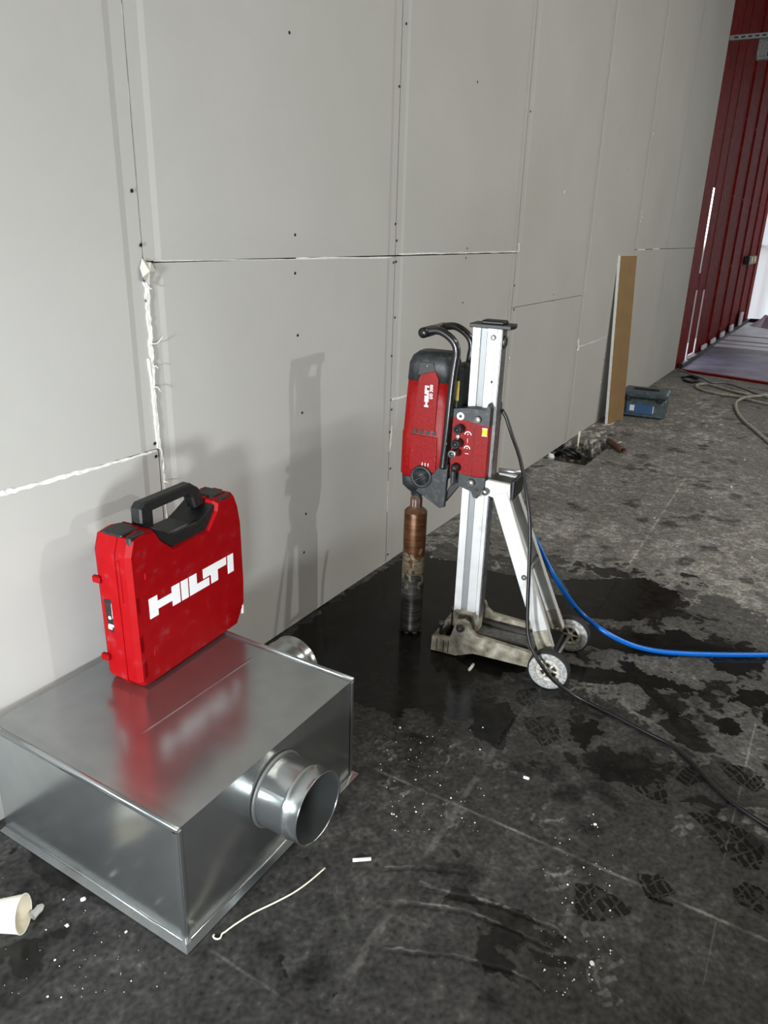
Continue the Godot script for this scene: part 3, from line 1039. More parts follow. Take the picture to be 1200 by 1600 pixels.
	# foam blocks along the foot of the red sheeting
	var fb := [[9.3, 0.05], [10.2, 0.055], [10.9, 0.06], [11.7, 0.07], [12.6, 0.09], [13.6, 0.20]]
	for i in fb.size():
		var b := S()
		rbox(b, Vector3(fb[i][0], 0.05 + fb[i][1] * 0.5, 0.034), Vector3(0.28, fb[i][1], 0.03), 0.006)
		tag(obj("foam_block", b, M.film), "tallest white foam block, standing by the crumpled film heap" if i == 5 else "white foam block wedged on the black angle under the red sheeting", "foam", "white foam blocks along the red sheeting")
	# crumpled film in the far corner
	var r := RandomNumberGenerator.new()
	r.seed = 21
	var cf := S()
	var cc := Vector3(14.2, 0.014, 0.45)
	var ring1 := []
	var ring2 := []
	for i in 16:
		var a := TAU * i / 16.0
		ring1.append(cc + Vector3(cos(a) * r.randf_range(0.28, 0.5), 0.0, sin(a) * r.randf_range(0.2, 0.34)))
		ring2.append(cc + Vector3(cos(a) * r.randf_range(0.1, 0.25), r.randf_range(0.08, 0.26), sin(a) * r.randf_range(0.08, 0.18)))
	for i in 16:
		var j := (i + 1) % 16
		quad(cf, ring1[i], ring2[i], ring2[j], ring1[j])
		tri(cf, cc + Vector3(0, 0.17, 0), ring2[j], ring2[i])
	tag(obj("crumpled_film", cf, M.film), "heap of crumpled white film in the corner by the white sheeting", "film")
	# perforated strut bracket high on the red sheeting
	var sb := thing("strut_channel", "galvanised perforated strut sticking out high up at the red sheeting", "strut", Vector3(8.66, 3.13, 0.0))
	var c := S()
	rbox(c, Vector3(0, 0.0, 0.55), Vector3(0.041, 0.003, 1.1), 0.0005)
	rbox(c, Vector3(-0.019, -0.02, 0.55), Vector3(0.003, 0.041, 1.1), 0.0005)
	rbox(c, Vector3(0.019, -0.02, 0.55), Vector3(0.003, 0.041, 1.1), 0.0005)
	obj("channel", c, M.galv_edge, sb)
	for i in 17:
		var e := S()
		rbox(e, Vector3(-0.0208, -0.02, 0.06 + i * 0.06), Vector3(0.0012, 0.014, 0.034), 0.0003, Transform3D())
		obj("slot", e, M.gap, sb)
	c = S()
	rbox(c, Vector3(0.03, -0.10, 0.30), Vector3(0.006, 0.20, 0.09), 0.002)
	rbox(c, Vector3(0.03, -0.20, 0.33), Vector3(0.05, 0.03, 0.14), 0.004)
	obj("hanger_plate", c, M.alu_dark, sb)
	# yellow and black site socket on the red sheeting
	var p := wl(1168, 406)
	var jb := thing("site_socket", "small yellow and black socket box fixed on the red sheeting", "socket", Vector3(p.x, p.y, 0.0))
	c = S()
	rbox(c, Vector3(0, 0, 0.04), Vector3(0.95, 0.12, 0.08), 0.012)
	obj("housing", c, M.black, jb)
	for i in 2:
		c = S()
		rbox(c, Vector3(-0.2 + i * 0.36, 0.01, 0.083), Vector3(0.24, 0.075, 0.012), 0.004)
		obj("cover", c, M.yellow, jb)

# ---------------------------------------------------------------- sheet metal plenum
const PB := [0.745, 1.335, 0.028, 0.606, 0.29]      # x0, x1, z0, z1, height

func holed(s: SurfaceTool, w: float, h: float, cx: float, cy: float, r: float, t: Transform3D) -> void:
	# rectangle 0..w, 0..h in local x,y (facing +z) with a round hole
	var angs := []
	for i in 48:
		angs.append(TAU * i / 48.0)
	for c in [Vector2(0, 0), Vector2(w, 0), Vector2(w, h), Vector2(0, h)]:
		angs.append(fposmod((c - Vector2(cx, cy)).angle(), TAU))
	angs.sort()
	var outer := []
	var inner := []
	for a in angs:
		var d := Vector2(cos(a), sin(a))
		var k := 1e9
		if d.x > 1e-6: k = minf(k, (w - cx) / d.x)
		if d.x < -1e-6: k = minf(k, -cx / d.x)
		if d.y > 1e-6: k = minf(k, (h - cy) / d.y)
		if d.y < -1e-6: k = minf(k, -cy / d.y)
		outer.append(t * Vector3(cx + d.x * k, cy + d.y * k, 0))
		inner.append(t * Vector3(cx + d.x * r, cy + d.y * r, 0))
	for i in angs.size():
		var j := (i + 1) % angs.size()
		quad(s, inner[i], inner[j], outer[j], outer[i])

func spigot(parent: Node, at: Vector3, dir: Vector3, r: float, length: float) -> void:
	var s := S(true)
	lathe(s, [[r, -0.004], [r, length - 0.045], [r + 0.0012, length - 0.042], [r + 0.0024, length - 0.037], [r + 0.0012, length - 0.032], [r, length - 0.027], [r - 0.0008, length - 0.004], [r + 0.0012, length - 0.001], [r + 0.0012, length], [r - 0.0018, length], [r - 0.0018, length - 0.004], [r - 0.0018, -0.004]], 64, Transform3D(), false)
	var o := obj("duct_spigot", s, M.galv_edge, parent)
	o.transform = axis_to(at, dir)
	s = S(true)
	var ring := []
	for i in 13:
		var a := PI * i / 12.0
		ring.append([r + 0.0005 + sin(a) * 0.006, -0.0 + 0.006 * (1.0 - cos(a)) * 0.7])
	lathe(s, ring, 64, Transform3D(), false)
	obj("collar", s, M.solder, o)
	s = S()
	rbox(s, Vector3(0, length * 0.32, 0), Vector3(0.006, length * 0.62, 0.0015), 0.0004, Transform3D(Basis(Vector3.UP, 0.9), Vector3.ZERO).translated_local(Vector3(0, 0, r + 0.0004)))
	obj("lap_seam", s, M.galv_edge, o)

func build_plenum() -> void:
	var x0: float = PB[0]
	var x1: float = PB[1]
	var z0: float = PB[2]
	var z1: float = PB[3]
	var h: float = PB[4]
	var t := thing("duct_plenum", "galvanised sheet metal plenum box with two round spigots, standing against the wall", "duct box")
	var lx := x1 - x0
	var lz := z1 - z0
	var s := S()
	rbox(s, Vector3((x0 + x1) * 0.5, h - 0.0008, (z0 + z1) * 0.5), Vector3(lx - 0.014, 0.0016, lz), 0.0005)
	obj("top_panel", s, M.galv, t)
	# crease across the top panel
	s = S()
	var cz := 0.335
	quad(s, Vector3(x0 + 0.16, h + 0.0001, cz - 0.004), Vector3(x1 - 0.05, h + 0.0001, cz - 0.004), Vector3(x1 - 0.05, h + 0.0007, cz), Vector3(x0 + 0.16, h + 0.0007, cz))
	quad(s, Vector3(x0 + 0.16, h + 0.0007, cz), Vector3(x1 - 0.05, h + 0.0007, cz), Vector3(x1 - 0.05, h + 0.0001, cz + 0.004), Vector3(x0 + 0.16, h + 0.0001, cz + 0.004))
	obj("crease", s, M.galv, t)
	# standing seams along both side edges of the top
	for q in [[x0, -1.0], [x1, 1.0]]:
		s = S(true)
		var pr := PackedVector2Array()
		for k in 9:
			var a := PI * k / 8.0
			pr.append(Vector2(cos(a) * 0.0055, 0.003 + sin(a) * 0.0045))
		pr.append(Vector2(-0.0055, -0.006))
		pr.append(Vector2(0.0055, -0.006))
		prism(s, pr, z0, z1 + 0.002, 0.0, Transform3D(Basis(), Vector3(q[0] - q[1] * 0.0015, h, 0)))
		obj("standing_seam", s, M.galv_edge, t)
	# front and back panels (facing +z and -z)
	s = S()
	holed(s, lx, h, 1.030 - x0, 0.180, 0.080, Transform3D(Basis(), Vector3(x0, 0, z1)))
	obj("side_panel", s, M.galv, t)
	s = S()
	quad(s, Vector3(x1, 0, z0), Vector3(x1, h, z0), Vector3(x0, h, z0), Vector3(x0, 0, z0))
	obj("side_panel", s, M.galv, t)
	# left panel and right panel; both are slightly cross-broken
	s = S()
	var m := Vector3(x0 - 0.002, h * 0.5, (z0 + z1) * 0.5)
	var a := Vector3(x0, 0, z0); var b := Vector3(x0, h, z0); var c := Vector3(x0, h, z1); var d := Vector3(x0, 0, z1)
	tri(s, m, a, b); tri(s, m, b, c); tri(s, m, c, d); tri(s, m, d, a)
	obj("side_panel", s, M.galv, t)
	s = S()
	holed(s, lz, h, z1 - 0.345, 0.195, 0.080, Transform3D(Basis(Vector3(0, 0, -1), Vector3(0, 1, 0), Vector3(1, 0, 0)), Vector3(x1, 0, z1)))
	obj("side_panel", s, M.galv, t)
	slab(t, "bottom_panel", Vector3(x0, 0.0005, z0), Vector3(x1, 0.002, z1), M.galv)
	# folded corner seams
	for q in [[x0, z1, 0.0], [x1, z1, 0.0]]:
		s = S()
		rbox(s, Vector3(q[0] + (0.004 if q[0] == x0 else -0.006), h * 0.5, z1 + 0.002), Vector3(0.010, h - 0.004, 0.004), 0.0015)
		obj("corner_seam", s, M.galv_edge, t)
	s = S()
	rbox(s, Vector3(x0 - 0.002, h * 0.5, z1 - 0.004), Vector3(0.004, h - 0.004, 0.012), 0.0015)
	obj("corner_seam", s, M.galv_edge, t)
	# flared flange round the bottom
	var fo := 0.017
	var fh := 0.0045
	var lo := [Vector3(x0 - fo, 0.002, z1 + fo), Vector3(x1 + fo * 0.6, 0.002, z1 + fo), Vector3(x1 + fo * 0.6, 0.002, z0), Vector3(x0 - fo, 0.002, z0)]
	var hi := [Vector3(x0, fh, z1), Vector3(x1, fh, z1), Vector3(x1, fh, z0), Vector3(x0, fh, z0)]
	for k in 3:
		var i := [0, 1, 3][k] as int
		var j := [1, 2, 0][k] as int
		s = S()
		var th := Vector3(0, 0.0022, 0)
		quad(s, lo[i] + th, hi[i] + th, hi[j] + th, lo[j] + th)
		quad(s, lo[i], lo[i] + th, lo[j] + th, lo[j])
		quad(s, lo[i], lo[j], hi[j], hi[i])
		var fg := obj("bottom_flange", s, M.galv, t)
		s = S(true)
		tube(s, PackedVector3Array([hi[i] + Vector3(0, 0.003, 0), hi[j] + Vector3(0, 0.003, 0)]), 0.0028, 8)
		obj("fold", s, M.galv_edge, fg)
	spigot(t, Vector3(1.030, 0.180, z1), Vector3(0.0, 0.0, 1.0), 0.080, 0.115)
	spigot(t, Vector3(x1, 0.195, 0.345), Vector3(1, 0, 0), 0.080, 0.105)

# ---------------------------------------------------------------- red tool case
func logo(s: SurfaceTool, w: float, h: float, t: Transform3D, depth: float) -> void:
	# five block letters, the foot of the third tucked under the bar of the fourth
	for poly in [
		[0.0,0.0, 0.088,0.0, 0.088,0.30, 0.245,0.30, 0.245,0.0, 0.332,0.0, 0.332,1.0, 0.245,1.0, 0.245,0.70, 0.088,0.70, 0.088,1.0, 0.0,1.0],
		[0.348,0.0, 0.427,0.0, 0.427,1.0, 0.348,1.0],
		[0.443,0.0, 0.680,0.0, 0.680,0.42, 0.531,0.42, 0.531,1.0, 0.443,1.0],
		[0.610,0.50, 0.705,0.50, 0.705,0.0, 0.792,0.0, 0.792,0.58, 0.905,0.58, 0.905,1.0, 0.610,1.0],
		[0.924,0.0, 1.0,0.0, 1.0,1.0, 0.924,1.0]]:
		var p := PackedVector2Array()
		for i in range(0, poly.size(), 2):
			p.append(Vector2(poly[i] * w, poly[i + 1] * h))
		prism(s, p, 0.0, depth, 0.0, t)

func build_case() -> void:
	var t := thing("tool_case", "red plastic power tool case with black handle standing on the metal plenum", "tool case", Vector3(1.016, 0.2912, 0.216), 0.065)
	var D := 0.112
	var outline := PackedVector2Array([Vector2(0.018, 0.0), Vector2(0.002, 0.018), Vector2(0.0, 0.345), Vector2(0.014, 0.385), Vector2(0.050, 0.391), Vector2(0.089, 0.384), Vector2(0.108, 0.352), Vector2(0.145, 0.321), Vector2(0.267, 0.323), Vector2(0.300, 0.362), Vector2(0.306, 0.386), Vector2(0.378, 0.388), Vector2(0.393, 0.350), Vector2(0.402, 0.300), Vector2(0.406, 0.128), Vector2(0.403, 0.060), Vector2(0.368, 0.002)])
	var s := S()
	prism(s, outline, -D * 0.5 + 0.0008, 0.0, 0.014, Transform3D(), 0.0)
	obj("front_shell", s, M.case_red, t)
	s = S()
	prism(s, outline, -D, -D * 0.5 - 0.0008, 0.0, Transform3D(), 0.014)
	obj("back_shell", s, M.case_red, t)
	s = S()
	prism(s, inset(outline, 0.004), -D * 0.62, -D * 0.38, 0.0)
	obj("seal", s, M.case_red, t)
	# hinge nubs on the narrow side
	for v in [0.272, 0.066]:
		s = S()
		rbox(s, Vector3(-0.003, v, -D + 0.008), Vector3(0.012, 0.018, 0.024), 0.003)
		obj("hinge_nub", s, M.case_red, t)
	# raised rib and feet on the narrow side
	s = S()
	rbox(s, Vector3(0.0, 0.28, -0.034), Vector3(0.006, 0.11, 0.006), 0.002)
	obj("rib", s, M.case_red, t)
	for u in [0.05, 0.33]:
		s = S()
		rbox(s, Vector3(u, 0.0035, -D * 0.5), Vector3(0.045, 0.008, D * 0.8), 0.003)
		obj("foot", s, M.case_red, t)
	# moulded squares on the face
	for q in [[0.05, 0.285], [0.058, 0.080], [0.33, 0.045]]:
		s = S()
		rbox(s, Vector3(q[0], q[1], 0.0), Vector3(0.018, 0.018, 0.004), 0.0015)
		obj("moulded_pad", s, M.case_red, t)
	for q in [[0.015, 0.22], [0.015, 0.12], [0.02, 0.05]]:
		s = S()
		rbox(s, Vector3(q[0], q[1], -0.004), Vector3(0.018, 0.05, 0.008), 0.004)
		obj("corner_rib", s, M.case_red, t)
	# black handle well filling the notch
	s = S()
	prism(s, PackedVector2Array([Vector2(0.086, 0.386), Vector2(0.105, 0.350), Vector2(0.144, 0.318), Vector2(0.268, 0.320), Vector2(0.303, 0.362), Vector2(0.303, 0.378), Vector2(0.262, 0.358), Vector2(0.235, 0.346), Vector2(0.150, 0.346), Vector2(0.125, 0.366)]), -D * 0.92, -0.008, 0.004)
	obj("handle_well", s, M.black, t)
	s = S()
	rbox(s, Vector3(0.205, 0.342, -0.02), Vector3(0.10, 0.018, 0.016), 0.004)
	obj("well_latch", s, M.black_gloss, t)
	# handle: a faceted arch
	s = S()
	prism(s, PackedVector2Array([Vector2(0.082, 0.376), Vector2(0.083, 0.428), Vector2(0.096, 0.440), Vector2(0.258, 0.442), Vector2(0.284, 0.424), Vector2(0.304, 0.376), Vector2(0.268, 0.372), Vector2(0.258, 0.404), Vector2(0.246, 0.415), Vector2(0.122, 0.413), Vector2(0.122, 0.372)]), -0.070, -0.036, 0.006)
	obj("handle", s, M.black, t)
	# latches
	for q in [[0.036, 0.389, 0.055], [0.345, 0.386, 0.050]]:
		s = S()
		rbox(s, Vector3(q[0], q[1] + 0.001, -0.056), Vector3(q[2], 0.010, 0.060), 0.003)
		rbox(s, Vector3(q[0], q[1] - 0.010, -0.012), Vector3(q[2] * 0.9, 0.024, 0.016), 0.004)
		obj("latch", s, M.black, t)
	# lettering on the face
	s = S()
	logo(s, 0.312, 0.052, Transform3D(Basis(), Vector3(0.047, 0.172, 0.0)), 0.0008)
	obj("lettering", s, M.white_print, t)
	# sticker on the narrow side
	s = S()
	prism(s, PackedVector2Array([Vector2(-0.093, 0.222), Vector2(-0.062, 0.228), Vector2(-0.060, 0.138), Vector2(-0.088, 0.140)]), 0.0, 0.0012, 0.0, Transform3D(Basis(Vector3(0, 0, 1), Vector3(0, 1, 0), Vector3(-1, 0, 0)), Vector3(0.0012, 0, 0)))
	var st := obj("sticker", s, M.black, t)
	s = S()
	var side := Transform3D(Basis(Vector3(0, -1, 0), Vector3(0, 0, 1), Vector3(-1, 0, 0)), Vector3(-0.0001, 0.0, 0.0))
	for q in [[-0.150, -0.082, 0.010, 0.012], [-0.156, -0.078, 0.006, 0.016]]:
		rbox(s, side * Vector3(q[0], q[1], 0.0), Vector3(0.001, q[2], q[3]), 0.0002)
	lathe(s, [[0.0045, 0.0], [0.0045, 0.0006], [0.0, 0.0006]], 16, axis_to(Vector3(-0.0001, 0.176, -0.080), Vector3(-1, 0, 0)))
	for k in 9:
		rbox(s, Vector3(-0.0002, 0.178 + k * 0.0045, -0.069), Vector3(0.0008, 0.0032, 0.0045), 0.0001)
	obj("sticker_print", s, M.white_print, st)
	# scuffed corner
	s = S()
	rbox(s, Vector3(0.392, 0.040, -0.004), Vector3(0.010, 0.030, 0.010), 0.003, Transform3D())
	obj("scuffed_corner", s, M.gypsum, t)

# ---------------------------------------------------------------- drill stand
func build_stand() -> void:
	var t := thing("drill_stand", "aluminium core drill stand with square column, braces and two wheels on the wet floor", "drill stand", RIG, RIG_TURN)
	var zc := -0.027
	# column: extruded section with a groove on each flank
	var pr := PackedVector2Array()
	var hw := 0.025
	var zf := -0.070
	var zb := 0.017
	for q in [[-hw, zf], [-hw, -0.0465], [-hw + 0.006, -0.0445], [-hw + 0.006, -0.026], [-hw + 0.001, -0.024], [-hw + 0.001, 0.0035], [-hw + 0.004, 0.0045], [-hw + 0.004, 0.0075], [-hw, 0.0085], [-hw, zb]]:
		pr.append(Vector2(q[0], q[1]))
	var half := pr.duplicate()
	half.reverse()
	for p in half:
		pr.append(Vector2(-p.x, p.y))
	var up := Transform3D(Basis(Vector3(1, 0, 0), Vector3(0, 0, 1), Vector3(0, -1, 0)), Vector3.ZERO)
	var s := S()
	prism(s, pr, -1.076, -0.115, 0.0, up)
	var col := obj("column", s, M.alu, t)
	for sd in [-1.0, 1.0]:
		s = S()
		rbox(s, Vector3((hw - 0.0055) * sd, 0.595, -0.0353), Vector3(0.003, 0.958, 0.0178), 0.0006)
		obj("groove_inlay", s, M.alu_grey, col)
	s = S()
	rbox(s, Vector3(0, 0.60, zb + 0.002), Vector3(0.046, 0.95, 0.004), 0.001)
	obj("rack", s, M.alu_dark, col)
	# cap
	s = S()
	prism(s, PackedVector2Array([Vector2(-0.036, -0.078), Vector2(0.036, -0.078), Vector2(0.036, 0.046), Vector2(0.0, 0.052), Vector2(-0.036, 0.046)]), -1.086, -1.074, 0.002, up)
	rbox(s, Vector3(0, 1.090, -0.012), Vector3(0.05, 0.012, 0.07), 0.004)
	obj("column_cap", s, M.black, t)
	bolt(t, "cap_screw", Vector3(-hw, 1.048, -0.006), Vector3(-1, 0, 0), 0.008, 0.007, M.steel_dark, M.steel)
	bolt(t, "end_plug", Vector3(0.0, 1.035, zb + 0.003), Vector3(0, 0, 1), 0.018, 0.007, M.steel_dark)
	s = S()
	rbox(s, Vector3(-hw - 0.0004, 0.918, -0.001), Vector3(0.002, 0.008, 0.006), 0.0005)
	obj("stop_pin", s, M.black, t)
	# hinge shoe at the foot of the column
	s = S()
	rbox(s, Vector3(0, 0.105, zc), Vector3(0.062, 0.08, 0.092), 0.010)
	obj("column_shoe", s, M.cast, t)
	# base casting: two side rails, front and cross pieces
	for sd in [-1.0, 1.0]:
		s = S()
		var rail := PackedVector2Array([Vector2(-0.120, 0.004), Vector2(-0.030, 0.006), Vector2(0.0, 0.018), Vector2(0.03, 0.030), Vector2(0.215, 0.032), Vector2(0.255, 0.040), Vector2(0.255, 0.070), Vector2(0.205, 0.088), Vector2(0.035, 0.098), Vector2(0.016, 0.112), Vector2(0.006, 0.136), Vector2(-0.014, 0.142), Vector2(-0.036, 0.136), Vector2(-0.046, 0.098), Vector2(-0.056, 0.066), Vector2(-0.118, 0.058)])
		# profile in (z, y), extruded along x
		prism(s, rail, 0.0, 0.018, 0.002, Transform3D(Basis(Vector3(0, 0, 1), Vector3(0, 1, 0), Vector3(-1, 0, 0)), Vector3(0.088 * sd + 0.009, 0, 0)))
		var ra := obj("base_rail", s, M.cast, t)
		for zz in [-0.098, -0.075, -0.058]:
			s = S()
			rbox(s, Vector3(0.088 * sd - 0.0095, 0.032, zz), Vector3(0.003, 0.044, 0.003), 0.0008)
			obj("casting_rib", s, M.steel_dark, ra)
		bolt(t, "hinge_bolt", Vector3(0.097 * sd, 0.113, -0.020), Vector3(sd, 0, 0), 0.013, 0.008, M.steel_dark, M.steel)
		s = S(true)
		lathe(s, [[0.016, 0.0], [0.016, 0.012 + 0.055], [0.0, 0.067]], 20)
		var sl := obj("hinge_sleeve", s, M.steel_dark, t)
		sl.transform = axis_to(Vector3(0.03 * sd, 0.113, -0.020), Vector3(sd, 0, 0))
	s = S()
	rbox(s, Vector3(0, 0.034, -0.112), Vector3(0.176, 0.044, 0.018), 0.004)
	obj("base_front", s, M.cast, t)
	s = S()
	rbox(s, Vector3(0, 0.062, 0.09), Vector3(0.158, 0.012, 0.25), 0.003)
	obj("base_plate", s, M.alu_dark, t)
	for xx in [-0.045, 0.045]:
		s = S()
		rbox(s, Vector3(xx, 0.074, 0.10), Vector3(0.010, 0.014, 0.20), 0.003)
		obj("base_rib", s, M.steel_dark, t)
	s = S()
	rbox(s, Vector3(0, 0.066, 0.262), Vector3(0.194, 0.04, 0.05), 0.006)
	obj("rear_beam", s, M.black, t)
	# levelling screws
	for q in [[-0.06, -0.112], [0.06, -0.112]]:
		s = S(true)
		lathe(s, [[0.006, 0.002], [0.006, 0.085], [0.010, 0.087], [0.010, 0.097], [0.0, 0.098]], 12, Transform3D(Basis(), Vector3(q[0], 0, q[1] + 0.012)))
		obj("levelling_screw", s, M.steel_dark, t)
	# braces: channel legs from the clamp down to the wheels
	for sd in [-1.0, 1.0]:
		var a := Vector3(0.046 * sd, 0.585, 0.062)
		var b := Vector3(0.072 * sd, 0.105, 0.262)
		var d := (b - a).normalized()
		var xa := Vector3(1, 0, 0)
		xa = (xa - d * xa.dot(d)).normalized()
		var za := xa.cross(d)
		var tf := Transform3D(Basis(xa, d, za), a)
		var ln := a.distance_to(b)
		s = S()
		var ww := 0.023
		var dd := 0.011
		rbox(s, Vector3(sd * dd, ln * 0.5, 0), Vector3(0.003, ln, ww * 2), 0.001, tf)
		rbox(s, Vector3(0, ln * 0.5, ww), Vector3(dd * 2, ln, 0.003), 0.001, tf)
		rbox(s, Vector3(0, ln * 0.5, -ww), Vector3(dd * 2, ln, 0.003), 0.001, tf)
		var lg := obj("brace", s, M.alu, t)
		s = S()
		rbox(s, Vector3(sd * dd, ln - 0.03, 0.0), Vector3(0.006, 0.07, ww * 2 + 0.006), 0.002, tf)
		obj("brace_foot", s, M.cast, lg)
		bolt(lg, "brace_rivet", tf * Vector3(sd * (dd + 0.0015), ln * 0.53, 0.0 if sd < 0 else 0.012), tf.basis * Vector3(sd, 0, 0), 0.0085, 0.004, M.steel_dark, M.steel)
	s = S(true)
	tube(s, PackedVector3Array([Vector3(-0.055, 0.338, 0.168), Vector3(0.06, 0.350, 0.175)]), 0.010, 14)
	obj("cross_tube", s, M.alu_dark, t)
	# clamp that ties the braces to the column
	for sd in [-1.0, 1.0]:
		s = S()
		var cp := PackedVector2Array([Vector2(0.006, 0.612), Vector2(0.020, 0.622), Vector2(0.092, 0.618), Vector2(0.096, 0.560), Vector2(0.060, 0.562), Vector2(0.012, 0.574), Vector2(0.004, 0.590)])
		prism(s, cp, 0.0, 0.016, 0.003, Transform3D(Basis(Vector3(0, 0, 1), Vector3(0, 1, 0), Vector3(-1, 0, 0)), Vector3(0.046 * sd + 0.008, 0, 0)))
		obj("clamp_cheek", s, M.alu, t)
		bolt(t, "clamp_bolt", Vector3(0.055 * sd, 0.586, 0.018), Vector3(sd, 0, 0), 0.011, 0.022, M.steel_dark, M.steel)
	s = S()
	rbox(s, Vector3(0.0, 0.60, 0.10), Vector3(0.10, 0.062, 0.012), 0.003)
	obj("clamp_plate", s, M.black, t)
	s = S(true)
	tube(s, PackedVector3Array([Vector3(0.03, 0.632, 0.03), Vector3(0.03, 0.636, 0.10)]), 0.008, 12)
	obj("clamp_rod", s, M.steel, t)
	# wheels on a common axle
	s = S(true)
	tube(s, PackedVector3Array([Vector3(-0.128, 0.066, 0.288), Vector3(0.128, 0.066, 0.300)]), 0.007, 12)
	obj("axle", s, M.steel, t)
	for sd in [-1.0, 1.0]:
		var wt := axis_to(Vector3(0.128 * sd, 0.066, 0.294 + 0.006 * sd), Vector3(sd, 0, 0))
		s = S(true)
		lathe(s, [[0.056, -0.0165], [0.063, -0.015], [0.066, -0.010], [0.066, 0.010], [0.063, 0.015], [0.056, 0.0165]], 48, Transform3D(), false)
		var tyre := obj("wheel", s, M.rubber, t)
		tyre.transform = wt
		for fl_ in [0.0, PI]:
			var ft := Transform3D(Basis(Vector3(0, 0, 1), fl_), Vector3.ZERO)
			s = S(true)
			lathe(s, [[0.0625, 0.0135], [0.058, 0.0175], [0.044, 0.0175], [0.040, 0.014], [0.036, 0.009]], 48, ft, false)
			obj("tyre_wall", s, M.dusty, tyre)
			s = S(true)
			lathe(s, [[0.038, 0.005], [0.037, 0.0135], [0.030, 0.0155], [0.027, 0.013], [0.026, 0.005]], 40, ft, false)
			obj("rim", s, M.hub, tyre)
			for k in 6:
				s = S()
				rbox(s, Vector3(0.018, 0.009, 0), Vector3(0.022, 0.006, 0.007), 0.0015, ft * Transform3D(Basis(Vector3.UP, TAU * k / 6.0), Vector3.ZERO))
				obj("spoke", s, M.hub, tyre)
			s = S(true)
			lathe(s, [[0.011, 0.0], [0.011, 0.015], [0.008, 0.017], [0.004, 0.017], [0.0035, 0.013], [0.0, 0.013]], 20, ft, false)
			obj("hub_cap", s, M.hub, tyre)
			s = S(true)
			lathe(s, [[0.05, 0.0], [0.05, 0.003], [0.0, 0.0035]], 32, ft, false)
			obj("wheel_disc", s, M.steel_dark, tyre)

# ---------------------------------------------------------------- core drill, its carriage and its bit
func rrect(z0: float, z1: float, hx: float, y: float, r: float) -> PackedVector3Array:
	# rounded rectangle in x,z at height y, ordered so that rising rings face outward
	var out := PackedVector3Array()
	var cs := [[hx - r, z1 - r, 0.0], [-hx + r, z1 - r, 0.5], [-hx + r, z0 + r, 1.0], [hx - r, z0 + r, 1.5]]
	for c in cs:
		for k in 5:
			var a: float = PI * (c[2] + 0.5 * k / 4.0)
			out.append(Vector3(c[0] + cos(a) * r, y, c[1] + sin(a) * r))
	return out

